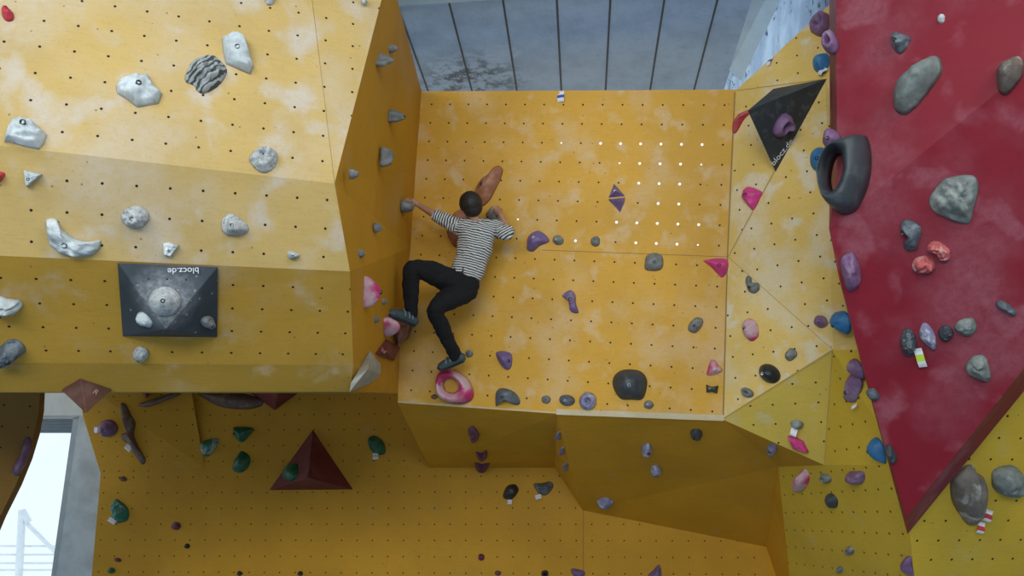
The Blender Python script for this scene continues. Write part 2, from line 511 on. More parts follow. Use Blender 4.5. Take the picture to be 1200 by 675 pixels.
# ------------------------------------------------------------------ room
def box(bm, a, b, mi=0):
    r = bmesh.ops.create_cube(bm, size=1)
    for v in r['verts']:
        v.co = Vector(((a[i] + b[i]) / 2 + v.co[i] * (b[i] - a[i]) for i in range(3)))
    for f in set(f for v in r['verts'] for f in v.link_faces):
        f.material_index = mi

for nm_, a_, b_ in (('wall_rear', (-9, -6.3, 0), (9, -6, 3.0)), ('wall_hall_left', (-9.3, -6, 0), (-9, 7, 6.0)), ('wall_hall_right', (9, -6, 0), (9.3, 11, 6.0))):
    bm = bmesh.new(); box(bm, a_, b_); tag(link(nm_, bm, M['plaster']), None, None, kind='structure')
bm = bmesh.new(); box(bm, (-9, -7, -.3), (9, 12, 0)); tag(link('floor', bm, M['mat']), None, None, kind='structure')

CZ = 5.85
DD = Vector((.083, 1, 0)).normalized()
def ceil_at(px, py, z=CZ):
    d = c2wd(ray(px, py)); return CAM + d * ((z - CAMH) / d.z)
def ceiling():
    m, nt, b = new_mat('ceiling_board_grey')
    k = NB(nt); tc = k.n('ShaderNodeTexCoord'); ob = tc.outputs['Object']
    col = k.mix(k.ramp(k.noise(ob, 3, 5, .6), .35, .75), (.38, .55, .78), (.28, .42, .62))
    col = k.mix(k.math('MULTIPLY', k.ramp(k.noise(ob, 30, 4, .7), .5, .8), .4), col, (.14, .2, .28))
    # soot stain above the corner
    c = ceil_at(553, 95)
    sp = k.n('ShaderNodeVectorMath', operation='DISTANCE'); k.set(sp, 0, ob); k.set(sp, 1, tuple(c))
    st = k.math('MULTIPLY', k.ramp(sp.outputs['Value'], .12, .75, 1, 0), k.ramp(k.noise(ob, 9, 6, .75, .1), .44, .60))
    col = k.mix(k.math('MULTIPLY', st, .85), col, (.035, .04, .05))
    nt.links.new(col, b.inputs['Base Color']); b.inputs['Roughness'].default_value = .8
    gaps = plain('ceiling_gap_dark', (.02, .025, .03))
    bm = bmesh.new()
    s = DD.cross(Vector((0, 0, 1)))
    e0 = ceil_at(849, 103)
    def along(y): return e0 + DD * ((y - e0.y) / DD.y)
    f = bm.faces.new([bm.verts.new(p) for p in (Vector((-9, -5, CZ)), Vector((-9, 8, CZ)), along(8), along(-5))])
    r = bmesh.ops.extrude_face_region(bm, geom=[f])
    for g in r['geom']:
        if isinstance(g, bmesh.types.BMVert): g.co.z += .25
    for px, py in ((501.6, 106), (553, 106), (605.7, 106), (657.8, 106), (709.7, 104), (762.2, 103), (813.8, 103)):
        p = ceil_at(px, py) - Vector((0, 0, .003))
        q0, q1 = p + DD * .7, p - DD * 4.2
        f = bm.faces.new([bm.verts.new(x) for x in (q0 - s * .009, q0 + s * .009, q1 + s * .009, q1 - s * .009)])
        f.material_index = 1
    o = link('ceiling', bm, [m, gaps]); tag(o, None, None, kind='structure')
    # beams: one along the boards beside the graffiti wall, one across
    beam = plain('beam_pale_grey', (.48, .68, .86), .8, 0, .12, 5)
    bm = bmesh.new()
    zb = CZ - .12
    a0, a1 = ceil_at(847.5, 103), ceil_at(881.5, 0)
    b0, b1 = ceil_at(864.5, 103, zb), ceil_at(915, 0, zb)
    def ext(p, q, y): return p + (q - p) * ((y - p.y) / (q.y - p.y))
    ys = (7.2, 1.5)
    v = []
    for y in ys:
        p, q = ext(a0, a1, y), ext(b0, b1, y)
        v += [bm.verts.new(p + Vector((0, 0, .1))), bm.verts.new(p - Vector((0, 0, .01))), bm.verts.new(q), bm.verts.new(q + Vector((0, 0, 2.5)))]
    for i in range(4):
        bm.faces.new([v[i], v[(i + 1) % 4], v[4 + (i + 1) % 4], v[4 + i]])
    bm.faces.new(v[:4]); bm.faces.new(v[4:][::-1])
    tag(link('beam_along', bm, beam), None, None, kind='structure')
    bm = bmesh.new()
    a, c2 = ceil_at(455, 6), ceil_at(566, -1)
    dirv = (c2 - a).normalized(); back = Vector((dirv.y, -dirv.x, 0)) * .35
    lo = Vector((0, 0, -.004)); A0 = a - dirv * 3; A1 = c2 + dirv * .6
    v = [bm.verts.new(x) for x in (A0, A1, A1 + back, A0 + back, A0 + lo * 4, A1 + lo * 4, A1 + back + lo * 4, A0 + back + lo * 4)]
    for f in ((0, 1, 2, 3), (4, 5, 6, 7), (0, 1, 5, 4), (1, 2, 6, 5), (2, 3, 7, 6), (3, 0, 4, 7)):
        bm.faces.new([v[i] for i in f])
    tag(link('beam_across', bm, beam), None, None, kind='structure')
ceiling()

# pale wall with flaking navy paint, high behind the yellow boards
def graffiti():
    m, nt, b = new_mat('flaking_paint')
    k = NB(nt); tc = k.n('ShaderNodeTexCoord'); ob = tc.outputs['Object']
    n1 = k.ramp(k.noise(ob, 3.2, 5, .65, .8), .52, .60)
    n2 = k.ramp(k.noise(ob, 14, 4, .6, .3), .48, .55)
    col = k.mix(k.ramp(k.noise(ob, 2, 4), .35, .65), (.42, .56, .70), (.26, .38, .52))
    col = k.mix(k.math('MULTIPLY', n1, n2), col, (.03, .06, .16))
    nt.links.new(col, b.inputs['Base Color']); b.inputs['Roughness'].default_value = .8
    bm = bmesh.new()
    X_ = lambda y: 2.95 + .083 * (y - 7)
    f = bm.faces.new([bm.verts.new(p) for p in ((X_(5.6), 5.6, 5.0), (X_(12), 12, 5.0), (X_(12), 12, 8.4), (X_(5.6), 5.6, 8.4))])
    r = bmesh.ops.extrude_face_region(bm, geom=[f])
    for g in r['geom']:
        if isinstance(g, bmesh.types.BMVert): g.co.x += .15
    b2 = bmesh.new(); box(b2, (2.6, -6, 8.4), (9, 12, 8.6)); tag(link('ceiling_upper', b2, M['plaster']), None, None, kind='structure')
    o = link('wall_upper', bm, m); tag(o, None, None, kind='structure')
graffiti()

# window bay on the far left
def window_bay():
    z = 10.4
    def P(px, py, dz=0): return W(px, py, z + dz)
    # plaster lintel, pillar
    bm = bmesh.new()
    v = [P(-120, 380), P(140, 380), P(140, 487), P(-120, 489)]
    f = bm.faces.new([bm.verts.new(p) for p in v])
    r = bmesh.ops.extrude_face_region(bm, geom=[f])
    for g in r['geom']:
        if isinstance(g, bmesh.types.BMVert): g.co.y += .2
    tag(link('wall_window_lintel', bm, M['plaster']), None, None, kind='structure')
    bm = bmesh.new()
    v = [P(93, 487, -.25), P(140, 487, -.25), P(135, 760, -.25), P(54, 760, -.25)]
    f = bm.faces.new([bm.verts.new(p) for p in v])
    r = bmesh.ops.extrude_face_region(bm, geom=[f])
    for g in r['geom']:
        if isinstance(g, bmesh.types.BMVert): g.co.y += .5
    tag(link('wall_window_pillar', bm, M['concrete']), None, None, kind='structure')
    # window frame + shutter + glass
    bm = bmesh.new()
    def quadbox(pts, th, mi=0):
        f = bm.faces.new([bm.verts.new(p) for p in pts]); f.material_index = mi
        r = bmesh.ops.extrude_face_region(bm, geom=[f])
        for g in r['geom']:
            if isinstance(g, bmesh.types.BMVert): g.co.y += th
            if isinstance(g, bmesh.types.BMFace): g.material_index = mi
    quadbox([P(-120, 487), P(92, 487), P(92, 491), P(-120, 491)], .1)
    quadbox([P(86, 489), P(92, 489), P(55, 760), P(48, 760)], .1)
    o = link('window_1', bm, [M['frame']]); tag(o, None, None, kind='structure')
    bm = bmesh.new()
    n = 5
    for i in range(n):
        y0 = 491 + 16.5 * i / n; y1 = 491 + 16.5 * (i + .86) / n
        f = bm.faces.new([bm.verts.new(p) for p in (P(-120, y0, .02), P(87, y0, .02), P(85, y1, .02), P(-120, y1, .02))])
        r = bmesh.ops.extrude_face_region(bm, geom=[f])
        for g in r['geom']:
            if isinstance(g, bmesh.types.BMVert): g.co.y += .05
    link('roller_shutter', bm, M['shutter'], o)
    m, nt, b = new_mat('window_glass')
    nt.nodes.remove(b)
    tr = nt.nodes.new('ShaderNodeBsdfTransparent'); gl = nt.nodes.new('ShaderNodeBsdfGlossy'); mx = nt.nodes.new('ShaderNodeMixShader')
    tr.inputs[0].default_value = (.95, .98, 1, 1); gl.inputs['Roughness'].default_value = .02; mx.inputs[0].default_value = .06
    nt.links.new(tr.outputs[0], mx.inputs[1]); nt.links.new(gl.outputs[0], mx.inputs[2])
    nt.links.new(mx.outputs[0], [n for n in nt.nodes if n.type == 'OUTPUT_MATERIAL'][0].inputs[0])
    bm = bmesh.new()
    f = bm.faces.new([bm.verts.new(p) for p in (P(-120, 505, .06), P(88, 505, .06), P(52, 760, .06), P(-120, 760, .06))])
    r = bmesh.ops.extrude_face_region(bm, geom=[f])
    for g in r['geom']:
        if isinstance(g, bmesh.types.BMVert): g.co.y += .01
    link('glass', bm, m, o)
    # gantry outside
    bm = bmesh.new()
    def bar(a, b_, r_):
        d = b_ - a; q = d.to_track_quat('Z', 'Y').to_matrix().to_4x4()
        bmesh.ops.create_cone(bm, segments=10, radius1=r_, radius2=r_, depth=d.length, cap_ends=True, matrix=Matrix.Translation((a + b_) / 2) @ q)
    Z = 16
    bar(W(26, 598, Z), W(20, 720, Z), .07); bar(W(26, 598, Z), W(34, 612, Z), .06); bar(W(30, 612, Z), W(80, 662, Z), .04)
    for y in (640, 650, 660, 668):
        bar(W(-40, y, Z), W(80, y, Z), .02)
    o2 = link('railing_gantry', bm, M['pole'])
    tag(o2, 'pale galvanised railing with a bent post outside the window', 'railing')
window_bay()

# ------------------------------------------------------------------ holds
def catmull(pts, per=5):
    n = len(pts); out = []
    for i in range(n):
        p0, p1, p2, p3 = (pts[(i + k - 1) % n] for k in range(4))
        for j in range(per):
            t = j / per
            out.append(0.5 * ((2 * p1) + (p2 - p0) * t + (2 * p0 - 5 * p1 + 4 * p2 - p3) * t * t + (3 * p1 - p0 - 3 * p2 + p3) * t ** 3))
    return out

def ell(cx, cy, w, h, a=0, wob=.08, n=10, seed=0):
    rnd = random.Random(int(cx * 7 + cy * 13) + seed)
    ca, sa = math.cos(R(a)), math.sin(R(a)); r = []
    for i in range(n):
        t = 2 * math.pi * i / n
        q = 1 + rnd.uniform(-wob, wob)
        x, y = math.cos(t) * w / 2 * q, math.sin(t) * h / 2 * q
        r.append((cx + x * ca - y * sa, cy + x * sa + y * ca))
    return r

def fnoise(p, s):
    return noise.fractal(p * s, 1.0, 2.0, 3)

BOLT = {}
def bolt_mesh(r, mat):
    key = (round(r, 3), mat.name)
    if key in BOLT: return BOLT[key]
    bm = bmesh.new()
    bmesh.ops.create_cone(bm, segments=14, radius1=r, radius2=r * .85, depth=r * .8, cap_ends=True)
    top = max(bm.faces, key=lambda f: f.calc_center_median().z)
    g = bmesh.ops.inset_individual(bm, faces=[top], thickness=r * .4)
    for v in top.verts: v.co.z -= r * .5
    me = bpy.data.meshes.new('bolt'); bm.to_mesh(me); bm.free(); me.materials.append(mat)
    BOLT[key] = me
    return me

def hold(label, fc, outline, h, mat, prof='dome', rough=.08, bolt=None, peak=None, sharp=False, hole=None, name='climbing_hold', cat='climbing hold', group=None, groove=None, bmat='bolt', steep=2.2, lift=0.0):
    """outline: pixels of the silhouette, cast on the facet fc; h: how far it stands off the board"""
    if fc is FE or fc is FS:
        xa, xb = min(p[0] for p in outline), max(p[0] for p in outline)
        an = xa if fc.n.x > 0 else xb
        dist = (fc.hit(an, outline[0][1]) - CAM).length
        h = 1.05 * (xb - xa) * dist / F
        outline = [(an + (p[0] - an) * .3, p[1]) for p in outline]
        bolt = 1 if bolt else None
        prof = 'globe'
    base = [fc.hit(*p) + fc.n * lift for p in outline]
    c = sum(base, Vector()) / len(base)
    X, Z = fc.u, fc.n
    Y = Z.cross(X)
    Mt = Matrix((X, Y, Z)).transposed().to_4x4(); Mt.translation = c
    inv = Mt.inverted()
    loc = [(inv @ p).to_2d() for p in base]
    if not sharp and prof != 'flat':
        loc = catmull(loc, 5)
    else:
        fine = []
        for i in range(len(loc)):
            a, b = loc[i], loc[(i + 1) % len(loc)]
            for j in range(6): fine.append(a.lerp(b, j / 6))
        loc = fine
    size = max((p - q).length for p in loc[::3] for q in loc[::3])
    pk = Vector((0, 0))
    if peak:
        pk = (inv @ fc.hit(*peak)).to_2d()
    bm = bmesh.new()
    seed = Vector((random.random() * 20, random.random() * 20, random.random() * 20))
    n = len(loc)
    rings = []
    amp = rough * min(size, .3)
    if prof == 'donut' and hole:
        hx, hy, hw, hh, ha = hole
        hc = (inv @ fc.hit(hx, hy)).to_2d()
        ca_, sa_ = math.cos(R(ha)), math.sin(R(ha))
        ea = (inv @ fc.hit(hx + hw / 2 * ca_, hy + hw / 2 * sa_)).to_2d() - hc
        eb = (inv @ fc.hit(hx - hh / 2 * sa_, hy + hh / 2 * ca_)).to_2d() - hc
        det = ea.x * eb.y - ea.y * eb.x
        inner = []
        for p in loc:
            d = (p - hc).normalized()
            al = (d.x * eb.y - d.y * eb.x) / det; be = (ea.x * d.y - ea.y * d.x) / det
            inner.append(hc + d / math.sqrt(al * al + be * be))
        NR = 12
        for k in range(NR + 1):
            t = k / NR
            hh_ = h * math.sin(math.pi * min(1, t)) ** .62 if 0 < t < 1 else 0
            if t == 1: hh_ = -.004
            rings.append([(loc[i].lerp(inner[i], t), hh_) for i in range(n)])
    else:
        NR = 11
        for k in range(NR):
            t = k / NR
            if prof == 'globe': hh_ = h * math.sin(t * math.pi / 2)
            elif prof == 'dome': hh_ = h * (1 - (1 - t) ** steep)
            elif prof == 'flat': hh_ = h * min(1, t * 4.5) * (1 - .12 * (1 - t))
            elif prof == 'cone': hh_ = h * t
            elif prof == 'jug': hh_ = h * (math.sin(min(1, t * 1.55) * math.pi * .5) ** .7 - .95 * max(0, (t - .5) / .5) ** 1.0)
            rings.append([(p.lerp(pk, t if prof != 'globe' else 1 - math.cos(t * math.pi / 2)), hh_) for p in loc])
    vr = []
    for k, rg in enumerate(rings):
        row = []
        for p, z in rg:
            q = Vector((p.x, p.y, z))
            if k > 0 or True:
                w_ = min(1, k / 2.0) if not (prof == 'donut' and k == len(rings) - 1) else 0
                nn = fnoise(q + seed, 3.0 / max(size, .05))
                nx = fnoise(q + seed * 2, 6.0 / max(size, .05))
                q.z += amp * (nn + .5 * nx) * w_
                rad = (p - pk)
                q.x += rad.x * rough * .5 * nx * w_
                q.y += rad.y * rough * .5 * nn * w_
                if groove:
                    ga, gf, gd = groove
                    s_ = (q.x * math.cos(R(ga)) + q.y * math.sin(R(ga))) * gf
                    q.z -= min(gd, .6 * max(q.z, 0)) * w_ * (max(0, math.sin(s_ * 2 * math.pi + nn * 1.5)) ** 3)
            if k == 0: q.z = -.004
            row.append(bm.verts.new(q))
        vr.append(row)
    for a, b in zip(vr, vr[1:]):
        for i in range(n):
            j = (i + 1) % n
            bm.faces.new([a[i], a[j], b[j], b[i]])
    if prof != 'donut':
        zz = sum(v.co.z for v in vr[-1]) / n
        ctr = bm.verts.new((pk.x, pk.y, zz))
        for i in range(n):
            bm.faces.new([vr[-1][i], vr[-1][(i + 1) % n], ctr])
        bm.faces.new(vr[0][::-1])
    else:
        for i in range(n):
            j = (i + 1) % n
            bm.faces.new([vr[0][j], vr[0][i], vr[-1][i], vr[-1][j]])
    bmesh.ops.recalc_face_normals(bm, faces=bm.faces)
    tree = BVHTree.FromBMesh(bm)
    o = link(name, bm, M[mat], smooth=not sharp, recalc=False)
    o.matrix_world = Mt
    tag(o, label, cat, group)
    if bolt is not None:
        bx = (inv @ fc.hit(*bolt)).to_2d() if bolt != 1 else pk
        hit = tree.ray_cast(Vector((bx.x, bx.y, 2)), Vector((0, 0, -1)))
        if hit[0] is not None:
            br = max(.009, min(.017, size * .075))
            b = bpy.data.objects.new('bolt', bolt_mesh(br, M[bmat])); COL.objects.link(b)
            b.parent = o
            b.matrix_local = Matrix.Translation(hit[0] + Vector((0, 0, .0015)))
            nrm = hit[1]
            if nrm.z < 0: nrm = -nrm
            nrm = (nrm + Vector((0, 0, 1))).normalized()
            b.matrix_local = Matrix.Translation(hit[0]) @ nrm.to_track_quat('Z', 'Y').to_matrix().to_4x4()
    return o

def Z(o, s, pts):
    return [(o[0] + x / s, o[1] + y / s) for x, y in pts]
K1 = lambda p: Z((0, 0), 3.97, p)
K2 = lambda p: Z((200, 0), 3.97, p)
K5 = lambda p: Z((900, 0), 3.97, p)
K6 = lambda p: Z((0, 150), 3.97, p)
K7 = lambda p: Z((0, 290), 3.97, p)
K8 = lambda p: Z((250, 150), 3.97, p)
KM = lambda p: Z((600, 180), 3.97, p)
KN = lambda p: Z((600, 330), 3.97, p)
P1 = lambda p: Z((0, 440), 2.873, p)
P2 = lambda p: Z((250, 440), 2.873, p)
P3 = lambda p: Z((450, 440), 2.873, p)
P4 = lambda p: Z((700, 440), 2.873, p)
P5 = lambda p: Z((900, 440), 2.873, p)
T1 = lambda p: Z((800, 60), 3.216, p)
T2 = lambda p: Z((800, 250), 3.216, p)
T4 = lambda p: Z((1000, 150), 4.22, p)
T5 = lambda p: Z((1000, 300), 4.22, p)
H6 = lambda p: Z((450, 190), 5.62, p)
H7 = lambda p: Z((430, 290), 4.22, p)
H8 = lambda p: Z((380, 290), 3.55, p)

def zebra_mat():
    m, nt, b = new_mat('hold_zebra'); k = NB(nt)
    tc = k.n('ShaderNodeTexCoord')
    wv = k.n('ShaderNodeTexWave', wave_type='BANDS', bands_direction='X')
    mp = k.n('ShaderNodeMapping'); k.set(mp, 'Vector', tc.outputs['Object']); mp.inputs['Rotation'].default_value = (0, 0, R(38))
    k.set(wv, 'Vector', mp.outputs[0]); k.set(wv, 'Scale', 9.0); k.set(wv, 'Distortion', 3.5); k.set(wv, 'Detail', 2.0); k.set(wv, 'Detail Scale', 2.0)
    col = k.mix(k.ramp(wv.outputs['Fac'], .25, .5), (.05, .06, .065), (.34, .36, .36))
    nt.links.new(col, b.inputs['Base Color']); b.inputs['Roughness'].default_value = .6
    return m
M['zebra'] = zebra_mat()
GL = 'holds on the ochre block'
# --- ochre block, upper board
hold('small red teardrop hold high on the ochre block', FA, K1([(8, 35), (30, 30), (52, 48), (66, 72), (60, 98), (30, 100), (10, 75)]), .05, 'crimson', bolt=(8.5, 15), group=GL)
hold('flat white angular hold alone on the upper ochre board, wider than tall', FA, K1([(537, 400), (560, 365), (640, 340), (690, 350), (715, 400), (757, 440), (740, 485), (640, 503), (590, 465), (540, 435)]), .06, 'white', 'flat', .10, (163.5, 104.5), group=GL)
hold('grey zebra-grooved rounded hold beside the tall white one', FA, K1([(860, 350), (900, 280), (970, 257), (1005, 265), (1058, 320), (1030, 390), (960, 435), (920, 430), (900, 400), (865, 385)]), .09, 'zebra', 'dome', .10, (241, 84), group=GL, groove=(128, 26, .032))
hold('tall flat white hold, highest big one on the ochre block', FA, K1([(1030, 175), (1100, 152), (1140, 180), (1160, 250), (1183, 310), (1165, 350), (1050, 300), (1035, 240)]), .06, 'white', 'flat', .09, (278, 62), group=GL)
hold('white hold with an undercut lip just above the first board crease', FA, [(5, 167), (8, 152), (15, 140), (24, 137), (43, 146), (56, 158), (52, 170), (46, 176), (30, 173), (13, 168)], .07, 'white', 'flat', .12, (30, 152), group=GL)
hold('round grey cracked rock hold just above the board crease', FA, K8([(165, 140), (190, 105), (240, 88), (290, 105), (300, 150), (285, 190), (240, 212), (205, 200), (175, 170)]), .08, 'whitegrey', 'dome', .14, (306, 186), group=GL, groove=(75, 22, .02))
hold('small grey block hold cut off by the top of the picture', FA, ell(316, 1, 13, 12), .05, 'whitegrey', 'dome', .15, group=GL)
hold('tiny pale hold at the top beside the block corner', FA, ell(427, 1, 7, 8), .03, 'white', group=GL)
# --- ochre block, middle board
hold('small red hold at the picture edge below the white undercut hold', FB, K6([(-20, 205), (5, 203), (25, 212), (10, 245), (-15, 252)]), .05, 'crimson', group=GL)
hold('small white triangular hold with a dark bolt', FB, K6([(113, 195), (155, 203), (198, 215), (165, 245), (128, 277), (118, 240)]), .05, 'white', 'flat', .08, (35, 209), group=GL)
hold('long white banana-shaped hold', FB, K6([(210, 425), (235, 417), (262, 420), (290, 470), (350, 515), (410, 527), (475, 520), (470, 560), (440, 590), (360, 605), (270, 580), (225, 540), (215, 480)]), .07, 'white', 'flat', .12, (77.5, 286), group=GL, peak=(82, 287))
hold('round white hold with dark speckles above the banana-shaped one', FB, ell(158.5, 254.5, 34, 27, 5, .06), .08, 'whitegrey', 'dome', .12, (156, 254), group=GL)
hold('pointed grey-white wedge hold on the middle ochre board', FB, K6([(1028, 445), (1045, 410), (1075, 395), (1120, 420), (1160, 465), (1140, 495), (1085, 507), (1040, 490)]), .09, 'whitegrey', 'dome', .08, (272, 261), group=GL, steep=1.5)
hold('small white irregular hold right above the black pyramid', FB, K6([(757, 535), (785, 530), (835, 545), (815, 575), (795, 600), (758, 590)]), .04, 'white', 'flat', .12, (198.5, 292.5), group=GL)
hold('tiny grey wedge hold near the lower corner of the middle board', FB, K8([(345, 575), (375, 572), (405, 592), (380, 610), (348, 605)]), .04, 'whitegrey', 'dome', .1, (343, 299), group=GL)
# --- ochre block, lower board
hold('ribbed white hold at the picture edge on the lower ochre board', FB2, K7([(-40, 250), (0, 228), (40, 240), (90, 245), (105, 275), (60, 310), (0, 318), (-40, 300)]), .08, 'white', 'dome', .12, (3, 361), group=GL, groove=(80, 14, .02))
hold('lumpy grey and dark hold, lowest at the picture edge', FB2, K7([(-30, 490), (10, 455), (40, 430), (90, 435), (122, 480), (80, 515), (20, 545), (-25, 540)]), .09, 'slate', 'dome', .16, (13, 414), group=GL)
hold('small round white hold right below the black pyramid', FB2, ell(165, 414.5, 20, 17), .05, 'whitegrey', 'dome', .12, (163, 419), group=GL)

def volume(label, base, apexes, faces, mat, holesat=None, name='pyramid_volume'):
    """base and apexes as world points, faces as index tuples"""
    pts = base + apexes
    c = sum(base, Vector()) / len(base)
    bm = bmesh.new()
    vs = [bm.verts.new(p - c) for p in pts]
    for f in faces:
        bm.faces.new([vs[i] for i in f])
    bm.faces.new([vs[i] for i in range(len(base))])
    bmesh.ops.recalc_face_normals(bm, faces=bm.faces)
    bmesh.ops.bevel(bm, geom=list(bm.edges), offset=.004, segments=2, affect='EDGES', profile=.5)
    o = link(name, bm, M[mat], loc=c)
    tag(o, label, 'climbing volume')
    return o

def text_part(txt, parent, fc, px, py, size, ang, mat='letter', lift=.004, sx=1.0):
    cu = bpy.data.curves.new('lettering', 'FONT'); cu.body = txt; cu.size = size; cu.align_x = 'CENTER'; cu.align_y = 'CENTER'
    cu.extrude = .0008
    to = bpy.data.objects.new('tmp', cu); COL.objects.link(to)
    dg = bpy.context.evaluated_depsgraph_get()
    me = bpy.data.meshes.new_from_object(to.evaluated_get(dg)); bpy.data.objects.remove(to)
    me.materials.clear(); me.materials.append(M[mat])
    o = bpy.data.objects.new('lettering', me); COL.objects.link(o)
    Xd = c2wd((math.cos(R(ang)), -math.sin(R(ang)), 0)); Xd = (Xd - fc.n * Xd.dot(fc.n)).normalized()
    Yd = fc.n.cross(Xd)
    m = Matrix((Xd * sx, Yd, fc.n)).transposed().to_4x4(); m.translation = fc.hit(px, py) + fc.n * lift
    bpy.context.view_layer.update()
    o.parent = parent
    o.matrix_parent_inverse = Matrix.Identity(4)
    o.matrix_local = parent.matrix_world.inverted() @ m
    return o

# black pyramid on the lower ochre board
def chalked_black():
    m, nt, b = new_mat('volume_black_chalked'); k = NB(nt)
    ob = k.n('ShaderNodeTexCoord').outputs['Object']
    col = k.mix(k.ramp(k.noise(ob, 4, 4), .3, .7), (.022, .032, .042), (.04, .052, .064))
    fine = k.ramp(k.noise(ob, 26, 5, .7), .38, .66)
    sp = k.n('ShaderNodeVectorMath', operation='DISTANCE'); k.set(sp, 0, ob)
    k.set(sp, 1, tuple(W(193, 350, 4.7) - sum(pb, Vector()) / 4))
    near = k.ramp(k.math('ADD', sp.outputs['Value'], k.math('MULTIPLY', k.noise(ob, 9, 3), .12)), .12, .32, .85, 0)
    col = k.mix(k.math('MULTIPLY', near, k.math('ADD', k.math('MULTIPLY', fine, .6), .4)), col, (.36, .38, .40))
    vo = k.n('ShaderNodeTexVoronoi'); k.set(vo, 'Vector', ob); k.set(vo, 'Scale', 16.0)
    col = k.mix(k.ramp(vo.outputs['Distance'], .06, .16, .55, 0), col, (.40, .43, .45))
    nt.links.new(col, b.inputs['Base Color']); b.inputs['Roughness'].default_value = .6
    return m
pb = [FB2.hit(*q) for q in K7([(545, 70), (1015, 90), (1012, 418), (570, 414)])]
za = (pb[0] - CAM).dot(c2wd((0, 0, 1))) - .28
pa = W(194, 386, 4.78)
M['vol_chalked'] = chalked_black()
bp = volume('square black pyramid volume on the ochre block, chalked around a round hold', pb, [pa], [(0, 1, 4), (1, 2, 4), (2, 3, 4), (3, 0, 4)], 'vol_chalked')
PT = tri_facet(pb[0], pb[1], pa, (190, 330)); PR = tri_facet(pb[1], pb[2], pa, (240, 370)); PLF = tri_facet(pb[3], pb[0], pa, (150, 360))
text_part('blocz.de', bp, PT, 215, 317, .052, 181, lift=.012)
for q in K7([(692, 146), (778, 147), (866, 150), (730, 198), (778, 183), (820, 202)]):
    bm = bmesh.new()
    p = PT.hit(*q) - bp.location
    bmesh.ops.create_circle(bm, cap_ends=True, segments=10, radius=.006, matrix=Matrix.Translation(p + PT.n * .002) @ PT.n.to_track_quat('Z', 'Y').to_matrix().to_4x4())
    link('screw_hole', bm, M['black'], bp)
hold('round chalk-white dome hold on the black pyramid', PT, ell(193.5, 353, 40, 37, 0, .03), .10, 'whitegrey', 'dome', .05, (193, 351), lift=.0, group='holds on the black pyramid')
hold('small white finger-shaped hold on the black pyramid', PLF, K7([(640, 305), (665, 300), (695, 325), (711, 352), (700, 372), (665, 350), (645, 330)]), .05, 'white', 'dome', .1, group='holds on the black pyramid')
hold('small round dark grey hold on the shaded face of the black pyramid', PR, ell(243.5, 377, 17, 15), .05, 'grey', 'dome', .12, 1, group='holds on the black pyramid')

# --- orange side board
GE = 'grey holds on the orange side board'
hold('grey knob hold, upper half of the topmost pair on the side board', FE, ell(457.5, 56.5, 11, 12, 10), .07, 'grey', 'jug', .1, group=GE)
hold('curved grey hold, lower half of the topmost pair on the side board', FE, K2([(952, 285), (975, 270), (990, 248), (1012, 252), (1010, 285), (985, 305), (960, 312), (950, 300)]), .07, 'grey', 'dome', .1, group=GE)
hold('round grey hold alone below the topmost pair on the side board', FE, K2([(1013, 520), (1040, 508), (1072, 520), (1072, 550), (1055, 570), (1020, 568), (1012, 545)]), .09, 'grey', 'dome', .1, (464, 135), group=GE)
hold('long grey pinch hold with a dark slot on the side board', FE, K8([(790, 92), (810, 90), (830, 98), (825, 130), (805, 165), (790, 183), (777, 172), (785, 140)]), .08, 'grey', 'jug', .06, group=GE)
hold('small grey knob near the front edge of the side board', FE, K8([(633, 195), (650, 190), (668, 205), (660, 228), (645, 238), (633, 220)]), .07, 'grey', 'dome', .12, group=GE)
hold('round grey jug gripped by the outstretched hand', FE, ell(476, 242, 13, 15, 0, .04), .12, 'grey', 'dome', .08, group=GE)
hold('small grey hold with a dark centre, midway down the side board', FE, ell(442, 267, 8, 12, 15), .06, 'grey', 'jug', .1, group=GE)
hold('small grey hold near the board edge above the dusty pink hold', FE, ell(421, 297, 10, 11, 10), .06, 'grey', 'jug', .1, group=GE)
hold('pink hold dusted white, alone near the front of the side board', FE, H8([(148, 125), (165, 122), (195, 145), (218, 172), (222, 197), (192, 240), (158, 250), (147, 200)]), .10, 'pinkdust', 'dome', .06, (432, 343), steep=1.6)
hold('tiny grey hold just behind the dusty pink hold', FE, ell(449, 353, 6, 8), .04, 'grey', group=GE)
hold('tiny grey hold just above the rounded pink foothold', FE, ell(440, 374, 7, 9), .04, 'grey', group=GE)
# corner volumes and holds
vb = [FE.hit(457, 379), FC.hit(487, 373), FC.hit(478.5, 397), FE.hit(465.5, 406)]
va = W(468, 390, 6.72)
volume('dusty maroon pyramid volume under the climber\'s raised shoe', vb, [va], [(0, 1, 4), (1, 2, 4), (2, 3, 4), (3, 0, 4)], 'vol_mauve')
vb = [FE.hit(*q) for q in H7([(38, 527), (95, 452), (166, 492), (135, 562)])]
va = W(454, 413, 6.45)
mv = volume('dark maroon pyramid volume with faded letter below the pink foothold', vb, [va], [(0, 1, 4), (1, 2, 4), (2, 3, 4), (3, 0, 4)], 'vol_maroon')
text_part('R', mv, tri_facet(vb[0], vb[1], va, (448, 411)), 449, 411, .10, 160, 'letter_faint')
hold('rounded pink hold directly under the raised shoe', FE, H7([(78, 355), (110, 342), (150, 372), (148, 400), (112, 440), (90, 420), (78, 390)]), .16, 'pinkdust', 'dome', .05, steep=1.8)
vb = [FE.hit(*q) for q in H8([(105, 602), (112, 560), (190, 428), (234, 485), (236, 528), (200, 562)])]
va = W(431, 433, 5.62)
volume('large pale grey leaf-shaped volume on the bottom corner of the side board', vb, [va], [(0, 1, 6), (1, 2, 6), (2, 3, 6), (3, 4, 6), (4, 5, 6), (5, 0, 6)], 'vol_pale')

